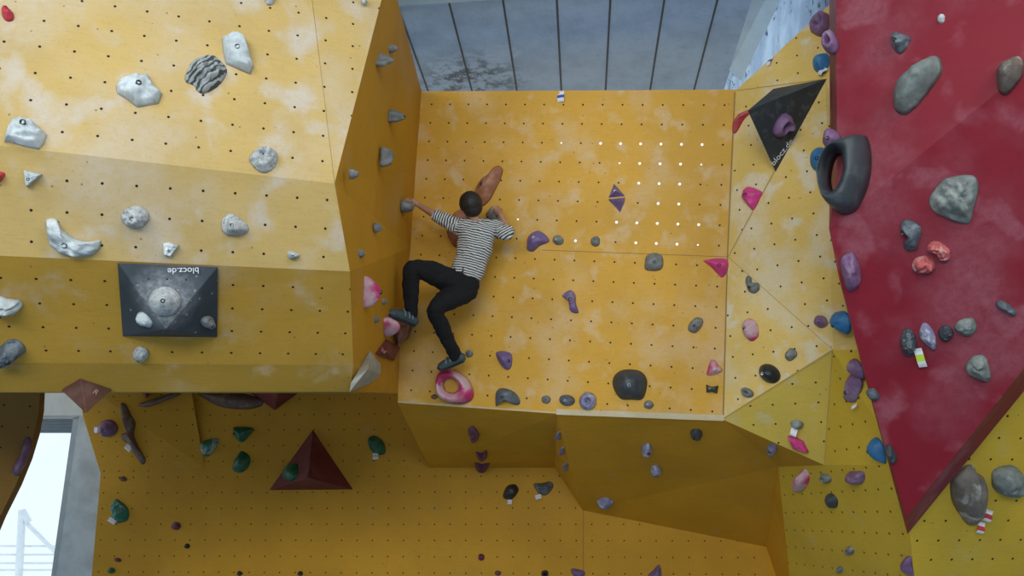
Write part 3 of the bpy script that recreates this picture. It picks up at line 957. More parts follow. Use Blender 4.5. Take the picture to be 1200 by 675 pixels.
# --- central golden board
GC = 'holds on the golden board'
hold('long terracotta hold rising above the climber\'s head', FC, H6([(585, 250), (600, 180), (640, 110), (690, 75), (720, 35), (758, 22), (785, 50), (770, 112), (732, 190), (700, 250), (650, 295), (600, 290)]), .10, 'terracotta', 'dome', .05, (566.5, 218), group=GC)
hold('curved terracotta hold half hidden beside the climber\'s back', FC, [(548, 244), (535, 247), (526, 258), (523, 270), (528, 284), (535, 291), (545, 285), (552, 268), (556, 252)], .09, 'terracotta', 'dome', .05, group=GC)
hold('grey hold gripped by the climber\'s bent arm', FC, H6([(670, 350), (690, 315), (718, 288), (750, 325), (772, 400), (740, 420), (700, 400)]), .10, 'grey', 'dome', .08, (583, 255), group=GC)
hold('violet triangular hold pointing up, top of the facing pair', FC, KM([(475, 138), (528, 199), (448, 206)]), .07, 'purple', 'cone', .04, (721, 225), sharp=True, group=GC, bmat='steel')
hold('violet triangular hold pointing down, bottom of the facing pair', FC, KM([(445, 212), (528, 203), (525, 225), (503, 276)]), .07, 'purple', 'cone', .04, sharp=True, group=GC)
hold('violet comma-shaped hold on the golden board beside a small grey one', FC, KM([(68, 430), (75, 385), (115, 358), (150, 372), (176, 408), (130, 430), (98, 457), (72, 450)]), .08, 'purple', 'dome', .03, (627, 280), group=GC, bmat='steel')
hold('small grey knob touching the violet comma-shaped hold', FC, ell(654, 281.5, 14, 12, 20), .05, 'grey', 'dome', .08, (652, 281), group=GC, bmat='steel')
hold('small round grey knob on the golden board, second beside the comma-shaped one', FC, ell(697.5, 283, 12, 12.5), .05, 'grey', 'dome', .06, (697.5, 282), group=GC)
hold('round grey disc hold below the daylit bolt holes', FC, KM([(616, 515), (625, 475), (658, 461), (695, 470), (706, 505), (695, 540), (655, 548), (620, 540)]), .07, 'grey', 'dome', .03, (767, 308), group=GC)
hold('violet bone-shaped pinch hold in the middle of the golden board', FC, KN([(232, 65), (270, 38), (295, 60), (298, 100), (310, 147), (272, 138), (262, 90)]), .06, 'purple', 'dome', .05, (669, 351), group=GC)
hold('lumpy grey hold near the edge joint of the golden board', FC, KN([(860, 165), (888, 175), (886, 205), (855, 240), (822, 230), (820, 205), (838, 180)]), .07, 'grey', 'dome', .06, (813, 382), group=GC)
hold('small crimson and pink hold above the black bow-tie hold', FC, KN([(905, 435), (910, 405), (925, 365), (945, 365), (960, 385), (980, 412), (965, 425), (930, 437)]), .06, 'pinkdust', 'dome', .06, (836, 433), group=GC, bmat='steel')
hold('small black bow-tie shaped hold', FC, KN([(902, 478), (930, 489), (962, 483), (955, 522), (930, 512), (903, 515)]), .04, 'black', 'flat', .05, (832, 455), group=GC, bmat='steel')
hold('biggest charcoal dome hold, flat bottomed, low on the golden board', FC, KN([(466, 470), (475, 438), (502, 415), (545, 407), (595, 415), (625, 445), (629, 490), (608, 548), (555, 551), (508, 548), (478, 512)]), .14, 'charcoal', 'dome', .02, (738, 451), group=GC, bmat='steel')
hold('small grey hold tucked under the big charcoal dome', FC, ell(760, 474, 12, 11), .04, 'grey', 'dome', .08, (759, 474), group=GC, bmat='steel')
hold('round lilac saucer hold at the bottom of the golden board', FC, ell(689, 470, 21, 21.5, 0, .03), .07, 'lilac', 'jug', .03, (687, 471), group=GC)
hold('dark slate oval hold beside the lilac saucer', FC, ell(664.5, 469, 19, 14, 5, .06), .06, 'slate', 'dome', .06, (663, 469), group=GC, bmat='steel')
hold('tiny round grey hold beside the dark slate oval', FC, ell(640, 468, 11, 10), .04, 'grey', 'dome', .08, (640, 468), group=GC)
hold('grey-blue bean-shaped hold at the bottom of the golden board', FC, P3([(375, 100), (376, 58), (395, 42), (430, 50), (455, 72), (458, 97), (440, 99), (415, 84), (392, 90), (380, 102)]), .08, 'slate', 'dome', .03, (591, 465), group=GC)
hold('violet teardrop hold beyond the lower shoe', FC, H7([(637, 520), (680, 512), (717, 530), (716, 590), (690, 607), (655, 572)]), .07, 'purple', 'dome', .03, (597, 423), group=GC)
hold('tiny round grey hold right beside the lower shoe', FC, ell(550, 414.5, 9.5, 10), .04, 'grey', 'dome', .06, (550, 414.5), group=GC)
hold('large pink ring hold carrying the climber\'s lower shoe', FC, [(511, 447), (515, 436), (523, 432), (531, 433), (547, 442), (555.5, 458), (553, 469), (542, 473.5), (524, 471), (513, 462)], .11, 'pinkdust', 'donut', .02, hole=(529, 452, 17, 16.5, 0), group=GC)
hold('tiny brown hold in the lower corner of the golden board', FC, ell(509, 465, 8, 6), .03, 'brown', group=GC)
hold('pink wing-shaped hold touching the joint of the golden board', FC, KM([(890, 500), (905, 494), (950, 487), (990, 488), (1008, 508), (1004, 545), (980, 578), (955, 560), (925, 528)]), .07, 'pink', 'dome', .04, (842, 312), group=GC)

# --- yellow boards beside it
GR = 'holds on the faceted yellow boards'
hold('bright pink shield-shaped hold below the black triangular volume', FR1, KM([(1068, 200), (1080, 165), (1105, 153), (1165, 178), (1158, 205), (1125, 265), (1105, 250), (1085, 225)]), .07, 'pink', 'dome', .05, (878, 230), group=GR)
hold('crimson crescent hold at the corner of the black triangular volume', FR1, T1([(188, 305), (190, 275), (212, 238), (248, 220), (256, 232), (232, 258), (208, 300), (195, 312)]), .07, 'crimson', 'dome', .03, group=GR)
hold('grey hooked hold just below the pink wing-shaped hold', FR3, KM([(1085, 585), (1098, 566), (1112, 575), (1120, 602), (1148, 602), (1154, 630), (1130, 652), (1100, 640)]), .06, 'grey', 'dome', .06, (881, 337), group=GR)
hold('double-lobed pink and white hold', FR3, KN([(1070, 220), (1075, 185), (1110, 172), (1140, 192), (1149, 230), (1145, 260), (1115, 280), (1085, 255)]), .08, 'pinkdust', 'dome', .05, (875, 386), group=GR, groove=(110, 8, .02))
hold('glossy black oval hold with a steel bolt', FR3, ell(902, 438, 28, 21, 38, .03), .09, 'black', 'dome', .02, (898.5, 438), group=GR, bmat='steel')
hold('small grey oval hold below the glossy black oval', FR3, ell(876, 460, 16, 11, 30), .05, 'grey', 'jug', .05, (876, 460), group=GR)
hold('small grey pear-shaped hold near the point of the triangular board', FR3, T2([(388, 525), (408, 507), (430, 520), (430, 540), (405, 558), (386, 545)]), .06, 'grey', 'dome', .05, group=GR)
hold('dark mauve oval hold on the yellow board near the crimson overhang', FR2, ell(962, 377, 18, 14, 20), .07, 'mauve', 'dome', .05, (963, 378), group=GR)
hold('round blue hold beside the charcoal ring', FR2, ell(961, 187.5, 25, 30, 0, .04), .09, 'blue', 'dome', .03, (962, 188), group=GR)
hold('blue rounded hold near the top of the yellow boards', FR0, T1([(490, 45), (508, 18), (545, 8), (560, 40), (532, 84), (500, 76)]), .08, 'blue', 'dome', .03, group=GR)
hold('mauve jug hold, topmost on the yellow boards', FR0, K5([(198, 140), (225, 80), (258, 58), (288, 75), (284, 135), (250, 172), (215, 160)]), .10, 'mauve', 'jug', .08, group=GR)
hold('blue tapered hold half behind the crimson overhang edge', FR5, T2([(568, 380), (585, 371), (612, 370), (632, 400), (630, 448), (608, 455), (580, 425)]), .08, 'blue', 'dome', .04, (986, 380), group=GR)
hold('mauve curled hold, upper of the linked pair at the overhang edge', FR5, T2([(627, 572), (632, 553), (655, 550), (682, 585), (682, 625), (655, 612), (635, 596)]), .06, 'mauve', 'dome', .05, group=GR)
hold('mauve long hold, lower of the linked pair at the overhang edge', FR5, [(989, 466), (992, 450), (998, 437), (1007, 440), (1010, 452), (1004, 470), (996, 472)], .06, 'mauve', 'dome', .05, (998, 459), group=GR)
hold('blue oval hold low behind the crimson overhang edge', FR5, P5([(345, 235), (352, 213), (370, 208), (390, 235), (400, 290), (390, 297), (360, 275)]), .08, 'blue', 'dome', .03, (1026, 528), group=GR)
hold('pink parallelogram-shaped hold on the yellow board', FR4, P5([(65, 203), (92, 206), (120, 220), (138, 257), (110, 250), (80, 240)]), .05, 'pink', 'flat', .04, group=GR)
hold('small grey hold with a paper tag above the pink parallelogram', FR4, P5([(75, 158), (95, 148), (118, 158), (119, 172), (100, 180), (82, 174)]), .05, 'stone', 'dome', .08, group=GR)
hold('small whitish hold on the dark underside beside the pink parallelogram', FU4, P4([(570, 240), (585, 230), (603, 235), (604, 255), (586, 268), (572, 255)]), .05, 'lilac', 'dome', .06, (904, 525), group=GR)
hold('tall pink hold with a dark groove on the lower yellow wall', FRW, P5([(90, 372), (97, 340), (115, 320), (128, 313), (141, 348), (122, 385), (95, 393)]), .09, 'pinkdust', 'dome', .06, group=GR)
hold('flat grey oval hold beside the tall pink one', FRW, ell(968.5, 560, 14, 9, 35), .05, 'grey', 'jug', .04, group=GR)
hold('dark green-black pear hold on the lower yellow wall', FRW, P4([(770, 405), (790, 396), (810, 418), (808, 442), (795, 447), (778, 430)]), .06, 'charcoal', 'dome', .04, group=GR)
hold('mauve and black split hold on the lower yellow wall', FRW, P5([(265, 345), (272, 325), (300, 321), (324, 325), (327, 350), (312, 366), (280, 358)]), .08, 'mauve', 'dome', .06, group=GR)
hold('small grey hold with a pale tip low on the lower yellow wall', FRW, ell(996, 645, 10, 11), .04, 'grey', 'dome', .1, group=GR)
hold('tiny grey hold, lowest on the lower yellow wall', FRW, ell(985, 667, 7, 9), .04, 'grey', group=GR)
hold('mauve tapered hold at the bottom tip corner below the crimson overhang', FRW, P5([(455, 630), (464, 610), (482, 610), (487, 640), (491, 674), (470, 660)]), .07, 'mauve', 'dome', .04, group=GR)
hold('big brown-grey rock hold with white chalk and red tags', FFR, P5([(610, 385), (614, 345), (640, 318), (665, 298), (690, 300), (704, 325), (728, 345), (735, 400), (722, 460), (702, 500), (670, 502), (640, 465), (618, 425)]), .13, 'brownstone', 'dome', .03, steep=2.6, group=GR)
hold('grey angular rock hold at the picture edge below the crimson overhang', FFR, P5([(750, 345), (758, 315), (820, 300), (862, 335), (872, 370), (840, 392), (795, 403), (757, 380)]), .12, 'stone', 'dome', .10, group=GR)

# black triangular volume
tb = [FR2.hit(906, 104), FR2.hit(969.5, 92), FR2.hit(909, 202)]
ta = W(876, 129.5, 6.42)
tv = volume('large black triangular volume with a mauve jug on it', tb, [ta], [(0, 1, 3), (1, 2, 3), (2, 0, 3)], 'vol_black')
TM = tri_facet(tb[1], tb[2], ta, (915, 130))
text_part('blocz.de', tv, TM, 915.5, 178, .075, 58, lift=.012)
hold('mauve jug hold on the black triangular volume', TM, T1([(338, 310), (345, 275), (372, 238), (398, 234), (416, 268), (408, 298), (380, 300), (358, 323)]), .09, 'mauve', 'jug', .06)

# --- crimson overhang
GS = 'holds on the crimson overhang'
hold('mauve hold wrapping the upper edge of the crimson overhang', FSU, K5([(258, 205), (275, 150), (305, 148), (332, 205), (325, 240), (300, 257), (268, 240)]), .10, 'mauve', 'jug', .08, group=GS)
hold('mauve hold on the overhang edge just above the charcoal ring', FSU, T1([(530, 340), (545, 293), (575, 298), (597, 322), (590, 360), (560, 380), (535, 358)]), .10, 'mauve', 'dome', .08, (976, 166), group=GS)
hold('huge charcoal ring hold hanging on the crimson overhang edge', FSU, T1([(540, 490), (548, 440), (565, 400), (600, 358), (680, 318), (706, 350), (713, 430), (700, 510), (670, 580), (640, 610), (605, 616), (560, 580)]), .20, 'charcoal', 'donut', .02, hole=(983, 204, 17, 46, 8), group=GS)
hold('big mauve pinch hold on the crimson overhang edge', FSL, T2([(593, 195), (600, 162), (640, 145), (662, 180), (673, 225), (670, 265), (640, 297), (612, 275)]), .12, 'mauve', 'dome', .06, group=GS, groove=(20, 9, .02))
hold('small dark slate hold near the lower overhang edge, below the mauve pair', FSL, P5([(330, 55), (345, 42), (362, 46), (378, 72), (358, 86), (338, 75)]), .06, 'slate', 'dome', .08, group=GS)
hold('dark slate hold on the overhang edge beside the low blue oval', FSL, P5([(392, 245), (410, 232), (425, 250), (436, 275), (428, 296), (405, 285)]), .07, 'charcoal', 'dome', .1, group=GS)
hold('small heart-shaped slate hold high on the crimson overhang', FSU, K5([(572, 165), (600, 152), (663, 172), (655, 210), (620, 253), (590, 235), (575, 200)]), .08, 'slate', 'dome', .1, (1053, 51), group=GS)
hold('tiny whitish hold, topmost on the crimson overhang', FSU, ell(1103, 22, 9, 12, 10), .03, 'white', 'dome', .1, group=GS)
hold('large pale grey blade-shaped hold casting a shadow on crimson', FSU, K5([(583, 470), (585, 420), (612, 378), (690, 310), (740, 275), (782, 258), (808, 285), (809, 340), (760, 415), (700, 490), (642, 536), (595, 520)]), .16, 'stone', 'dome', .05, group=GS, steep=2.6)
hold('brown and white banded rock hold at the top picture edge', FSU, K5([(1062, 350), (1075, 310), (1105, 280), (1160, 258), (1190, 290), (1182, 355), (1150, 400), (1110, 437), (1072, 425)]), .12, 'brownstone', 'dome', .08, group=GS)
hold('large cracked grey rock hold in the middle of the crimson overhang', FSL, T4([(370, 375), (385, 320), (440, 255), (500, 237), (560, 229), (607, 242), (622, 300), (600, 395), (572, 477), (480, 457), (400, 420)]), .12, 'stone', 'dome', .14, group=GS, groove=(35, 14, .018))
hold('blue-grey hold of two stacked lobes', FSL, T4([(230, 475), (258, 452), (300, 460), (335, 485), (337, 530), (322, 565), (318, 600), (275, 613), (248, 590), (252, 560), (268, 540), (240, 510)]), .09, 'slate', 'dome', .05, (1059, 271), group=GS)
hold('upper coral lumpy hold beside the blue-grey lobes', FSL, T4([(360, 590), (385, 560), (425, 560), (455, 580), (480, 610), (476, 650), (435, 657), (405, 625), (370, 615)]), .08, 'coral', 'dome', .26, group=GS)
hold('lower coral lumpy hold dusted with white', FSL, T5([(289, 45), (302, 12), (345, -2), (375, 2), (408, 38), (392, 74), (345, 88), (300, 75)]), .08, 'coral', 'dome', .24, group=GS)
hold('black speckled oval hold with a lime tag', FSL, ell(1065, 401.5, 20, 34, -8, .04), .09, 'granite', 'dome', .12, group=GS)
hold('pale grey and blue twisted hold beside the black speckled oval', FSL, T5([(328, 355), (345, 328), (375, 340), (405, 385), (414, 430), (408, 464), (380, 455), (345, 425), (325, 392)]), .08, 'lilac', 'dome', .10, group=GS)
hold('small black round hold between the twisted and the stone ones', FSL, ell(1108.5, 390.5, 19, 20, 0, .06), .07, 'charcoal', 'dome', .14, group=GS)
hold('small stone hold, last of the row of four', FSL, T5([(495, 350), (525, 316), (588, 304), (612, 345), (600, 380), (570, 397), (512, 377)]), .07, 'stone', 'dome', .10, group=GS)
hold('thin dark blade hold ringed by chalk', FSL, T5([(703, 230), (722, 219), (750, 225), (800, 265), (809, 288), (792, 297), (745, 275), (710, 255)]), .05, 'slate', 'dome', .05, group=GS)
hold('rounded ribbed stone hold, lowest on the crimson overhang', FSL, T5([(553, 545), (572, 510), (600, 492), (640, 489), (665, 518), (682, 600), (655, 623), (600, 602), (565, 585)]), .09, 'stone', 'dome', .10, group=GS, groove=(60, 18, .014))

# --- the wall below
GB = 'holds on the lower ochre wall'
hold('round purple ball hold with a paper tag', FF, ell(126.5, 502, 23, 21, 0, .05), .14, 'mauve', 'dome', .08, group=GB)
hold('long brown root-like hold hanging beside the purple ball', FF, P1([(405, 98), (422, 98), (440, 130), (457, 160), (452, 200), (470, 245), (492, 285), (480, 302), (455, 272), (440, 235), (415, 222), (408, 200), (435, 185), (432, 150)]), .09, 'brown', 'dome', .05, group=GB, peak=(153, 505))
hold('green triangular hold beside the bulge edge', FL, P1([(676, 235), (690, 218), (738, 211), (726, 246), (702, 272), (685, 267)]), .09, 'greendust', 'dome', .08, group=GB)
hold('green fan-shaped hold, upper of the stacked green pair', FL, P2([(65, 180), (82, 172), (135, 177), (122, 203), (98, 226), (76, 212)]), .09, 'green', 'dome', .06, (276, 508), group=GB)
hold('green pointed hold, lower of the stacked green pair', FL, P2([(65, 300), (78, 272), (96, 253), (123, 272), (122, 302), (97, 327), (68, 322)]), .09, 'green', 'dome', .06, group=GB)
hold('dark green oval hold with a paper tag, alone on the lower wall', FL, P2([(520, 220), (528, 205), (548, 203), (574, 225), (579, 262), (548, 267), (528, 248)]), .10, 'green', 'dome', .06, group=GB)
hold('green hold with white chalk cap near the concrete pillar', FL, P1([(373, 450), (378, 428), (395, 415), (432, 448), (432, 485), (405, 497), (388, 492)]), .09, 'greendust', 'dome', .08, group=GB)
hold('small brown hold just below the bulge crease', FL, ell(144, 561, 10, 6, 10), .04, 'brown', group=GB)
hold('small round plum hold on the lower wall', FL, ell(206.5, 616.5, 11, 10), .06, 'plum', 'dome', .08, group=GB)
hold('tiny black hold below the round plum one', FL, ell(219.5, 640, 7, 6), .04, 'black', group=GB)
hold('tiny plum hold low beside the concrete pillar', FL, ell(138, 656, 9, 5, 10), .04, 'plum', group=GB)
hold('tiny green hold, lowest beside the concrete pillar', FL, ell(131, 668.5, 9, 7), .05, 'green', group=GB)
hold('tiny black hold at the bottom edge, nearest the pillar', FL, ell(281, 672, 7, 6), .04, 'black', group=GB)
hold('tiny black hold at the bottom edge below the maroon pyramid', FL, ell(352, 672, 7, 6), .04, 'black', group=GB)
hold('small crimson hold low on the wall under the tagged dark holds', FL, ell(564, 653, 8, 8.5), .05, 'plum', group=GB)
hold('tiny plum hold at the bottom edge just beyond the small crimson one', FL, ell(583.5, 671.5, 8, 6), .04, 'plum', group=GB)
hold('small black round hold at the bottom edge', FL, ell(638.5, 672, 9, 8), .05, 'black', 'jug', group=GB)
hold('violet wedge hold at the bottom edge beside the small black one', FL, P3([(628, 652), (655, 652), (678, 662), (668, 682), (640, 676)]), .07, 'purple', 'dome', .06, group=GB)
hold('violet fin-shaped hold at the bottom edge beyond the board joint', FL, P4([(170, 674), (188, 655), (208, 636), (216, 660), (213, 695), (180, 695)]), .08, 'purple', 'dome', .04, group=GB)
hold('dark green-black hold with a dangling tag', FL, P3([(400, 402), (414, 372), (442, 366), (454, 388), (430, 418), (406, 416)]), .10, 'black', 'dome', .08, group=GB)
hold('slate hold with a pale edge and dangling tag', FL, P3([(503, 365), (530, 362), (562, 357), (570, 378), (545, 404), (518, 395)]), .10, 'slate', 'dome', .10, group=GB)
# pyramid with green hold
mb = [FL.hit(*q) for q in P2([(187, 386), (335, 182), (471, 384)])]
ma = W(361, 560, 8.98)
volume('maroon three-sided pyramid volume on the lower wall', mb, [ma], [(0, 1, 3), (1, 2, 3), (2, 0, 3)], 'vol_maroon')
MF = tri_facet(mb[0], mb[1], ma, (340, 550))
hold('green oval hold on the maroon pyramid', MF, P2([(234, 335), (245, 310), (268, 295), (285, 302), (283, 338), (262, 357), (240, 350)]), .07, 'green', 'dome', .05)
# volumes tucked under the block
bb = [FD.hit(71, 457), FD.hit(94, 443), FD.hit(132, 456)]
bk = volume('brick-brown pyramid volume hanging from the underside of the ochre block', bb, [W(101, 485, 4.98)], [(0, 1, 3), (1, 2, 3), (2, 0, 3)], 'vol_brick')
text_part('R', bk, tri_facet(bb[1], bb[2], W(101, 485, 4.98), (108, 460)), 112, 460, .05, -20, 'letter_faint')
tb2 = [FL.hit(158, 452), FL.hit(188, 452), FL.hit(171, 470)]
volume('small dark red volume peeking out below the ochre block', tb2, [W(171, 462, 9.2)], [(0, 1, 3), (1, 2, 3), (2, 0, 3)], 'vol_maroon')
tb3 = [FL.hit(278, 450), FL.hit(364, 450), FL.hit(322, 481)]
volume('wide crimson volume peeking out below the ochre block', tb3, [W(326, 458, 9.1)], [(0, 1, 3), (1, 2, 3), (2, 0, 3)], 'vol_maroon')
hold('twisted tan root hold under the block, above the bulge', FF, P1([(465, 102), (480, 90), (540, 72), (590, 55), (610, 62), (560, 85), (500, 106)]), .08, 'brown', 'dome', .05, group=GB, peak=(185, 470))
hold('long brown sausage-shaped hold under the block beside the crimson volume', FL, P1([(660, 55), (700, 52), (800, 55), (880, 80), (880, 104), (820, 115), (740, 105), (690, 80)]), .12, 'brown', 'dome', .04, group=GB)
# underside holds
GU = 'holds under the central bulge'
hold('plum diamond-shaped hold, topmost of three under the bulge', FU1, P3([(284, 180), (300, 168), (322, 200), (305, 228), (290, 205)]), .07, 'plum', 'dome', .08, group=GU)
hold('plum hold, middle of three under the bulge', FU1B, P3([(308, 256), (328, 262), (346, 250), (346, 280), (318, 284)]), .06, 'plum', 'dome', .08, group=GU)
hold('plum hold, lowest of three under the bulge', FU1B, P3([(305, 292), (330, 298), (357, 294), (342, 318), (312, 316)]), .06, 'plum', 'dome', .08, group=GU)
hold('small lilac knob, upper of the vertical row of three', FS, ell(654, 510, 6, 11), .05, 'lilac', group=GU)
hold('small lilac knob, middle of the vertical row of three', FS, ell(658.5, 528, 6, 10), .05, 'lilac', group=GU)
hold('small lilac knob, lowest of the vertical row of three', FS, ell(662.5, 546, 6, 10), .05, 'lilac', group=GU)
hold('lilac winged hold at the lower edge of the brown underside', FU2, P3([(715, 422), (745, 410), (776, 425), (755, 440), (730, 436)]), .08, 'lilac', 'dome', .10, group=GU)
hold('lilac round knob in the middle of the brown underside', FU2, ell(758, 525.5, 14, 12), .07, 'lilac', 'dome', .08, (760, 525), group=GU)
hold('lilac knob at the crease of the brown underside', FU2, ell(768.5, 551, 14, 12), .07, 'lilac', 'dome', .08, (769, 551), group=GU)
hold('dark and white knob near the tip of the brown underside', FU2, ell(816, 507.5, 15, 11), .07, 'charcoal', 'dome', .10, (817, 507), group=GU)
hold('grey-purple hold on the edge of the shaded far board by the window', FG, P1([(40, 325), (52, 290), (68, 265), (85, 212), (103, 210), (106, 245), (92, 290), (62, 338)]), .10, 'mauve', 'dome', .06)

# --- paper route tags
def route_tag(label, fc, px, py, w, h, ang, mat='paper', band=None, off=.03):
    X = c2wd((math.cos(R(ang)), -math.sin(R(ang)), 0)); X = (X - fc.n * X.dot(fc.n)).normalized()
    Y = fc.n.cross(X)
    m = Matrix((X, Y, fc.n)).transposed().to_4x4(); m.translation = fc.hit(px, py) + fc.n * off
    bm = bmesh.new()
    nx = 4
    vs = [[bm.verts.new((w * (i / nx - .5), h * (j / 6 - .5), .012 * math.sin(j * .9) + .004 * i)) for j in range(7)] for i in range(nx + 1)]
    for i in range(nx):
        for j in range(6):
            f = bm.faces.new([vs[i][j], vs[i + 1][j], vs[i + 1][j + 1], vs[i][j + 1]])
            if band and j in (2, 3): f.material_index = 1
    r = bmesh.ops.extrude_face_region(bm, geom=list(bm.faces))
    for g in r['geom']:
        if isinstance(g, bmesh.types.BMVert): g.co.z -= .0015
    o = link('route_tag', bm, [M[mat], M[band or mat]]); o.matrix_world = m
    tag(o, label, 'paper tag', 'paper route tags')
route_tag('white paper tag with a blue band hanging at the top edge of the golden board', FC, 657.3, 113.5, .062, .10, 0, band='tape_blue', off=.006)
route_tag('white and navy paper tag at the slanting top edge of the yellow boards', FR0, 903, 72, .04, .09, -20, band='tape_blue', off=.006)
route_tag('white paper tag below the blue rounded hold near the top', FR0, 966, 86, .05, .07, -40)
route_tag('white paper tag under the dark green oval hold', FL, 441, 534.5, .07, .07, 8)
route_tag('white paper tag under the chalk-capped green hold', FL, 133, 610, .10, .05, -25)
route_tag('white paper tag dangling from the dark green-black hold', FL, 597.5, 588, .05, .05, 0)
route_tag('white paper tag dangling from the slate hold', FL, 631, 582, .07, .05, 15)
route_tag('white paper tag on the purple ball hold', FF, 114.5, 503, .05, .07, 10)
route_tag('white paper tag on the brown root-like hold', FF, 152, 524, .08, .06, -35)
route_tag('white paper tag between the grey hold and the pink parallelogram', FR4, 930, 505, .05, .07, -10, off=.02)
route_tag('lime and white paper tag hanging from the black speckled oval', FSL, 1078.5, 417.5, .05, .125, 20, band='tape_green')
route_tag('small white paper tag below the mauve pair at the overhang edge', FR5, 1005.5, 476, .025, .07, -5)
route_tag('white tag with red tape, upper of two under the big rock', FFR, 1156, 603, .05, .09, -18, band='tape_red', off=.012)
route_tag('white tag with red tape, lower of two under the big rock', FFR, 1147.5, 617, .045, .09, -12, band='tape_red', off=.012)

# ------------------------------------------------------------------ the climber
def tube(bm, pts, rad, seg=16, per=6, caps=True, side=None):
    """lofted limb: pts world, rad = (side radius, depth radius)"""
    n = len(pts)
    P, Q = [], []
    for i in range(n - 1):
        p0, p1, p2, p3 = pts[max(0, i - 1)], pts[i], pts[i + 1], pts[min(n - 1, i + 2)]
        for j in range(per):
            t = j / per
            P.append(0.5 * ((2 * p1) + (p2 - p0) * t + (2 * p0 - 5 * p1 + 4 * p2 - p3) * t * t + (3 * p1 - p0 - 3 * p2 + p3) * t ** 3))
            s = t * t * (3 - 2 * t)
            Q.append(tuple(rad[i][k] * (1 - s) + rad[i + 1][k] * s for k in (0, 1)))
    P.append(pts[-1]); Q.append(rad[-1])
    if caps:
        d0 = (P[0] - P[1]).normalized(); d1 = (P[-1] - P[-2]).normalized()
        a, b = [], []
        for k in (.35, .7, .93, 1.0):
            f = math.sqrt(max(0, 1 - k * k)) if k < 1 else .05
            m0 = min(Q[0]); m1 = min(Q[-1])
            a.append((P[0] + d0 * m0 * k, (Q[0][0] * f, Q[0][1] * f)))
            b.append((P[-1] + d1 * m1 * k, (Q[-1][0] * f, Q[-1][1] * f)))
        P = [x[0] for x in a[::-1]] + P + [x[0] for x in b]
        Q = [x[1] for x in a[::-1]] + Q + [x[1] for x in b]
    view = c2wd((0, 0, 1))
    rows = []
    for i, p in enumerate(P):
        t = (P[min(i + 1, len(P) - 1)] - P[max(i - 1, 0)]).normalized()
        s = (side or view).cross(t)
        if s.length < .05: s = Vector((1, 0, 0)).cross(t)
        s.normalize(); w = t.cross(s).normalized()
        rows.append([bm.verts.new(p + s * math.cos(a) * Q[i][0] + w * math.sin(a) * Q[i][1]) for a in (2 * math.pi * k / seg for k in range(seg))])
    for a, b in zip(rows, rows[1:]):
        for k in range(seg):
            bm.faces.new([a[k], a[(k + 1) % seg], b[(k + 1) % seg], b[k]])
    bm.faces.new(rows[0][::-1]); bm.faces.new(rows[-1])

def blob(bm, c, r, rot=None, seg=20):
    m = Matrix.Translation(c) @ (rot.to_4x4() if rot else Matrix.Identity(4)) @ Matrix.Diagonal((*r, 1))
    bmesh.ops.create_uvsphere(bm, u_segments=seg, v_segments=seg // 2 + 2, radius=1, matrix=m)

def remesh(bm, voxel, smooth=3):
    bmesh.ops.recalc_face_normals(bm, faces=bm.faces)
    me = bpy.data.meshes.new('t'); bm.to_mesh(me); bm.free()
    o = bpy.data.objects.new('t', me); COL.objects.link(o)
    r = o.modifiers.new('r', 'REMESH'); r.mode = 'VOXEL'; r.voxel_size = voxel; r.adaptivity = 0
    s = o.modifiers.new('s', 'SMOOTH'); s.factor = .5; s.iterations = smooth
    dg = bpy.context.evaluated_depsgraph_get()
    out = bpy.data.meshes.new_from_object(o.evaluated_get(dg))
    bpy.data.objects.remove(o)
    for p in out.polygons: p.use_smooth = True
    return out

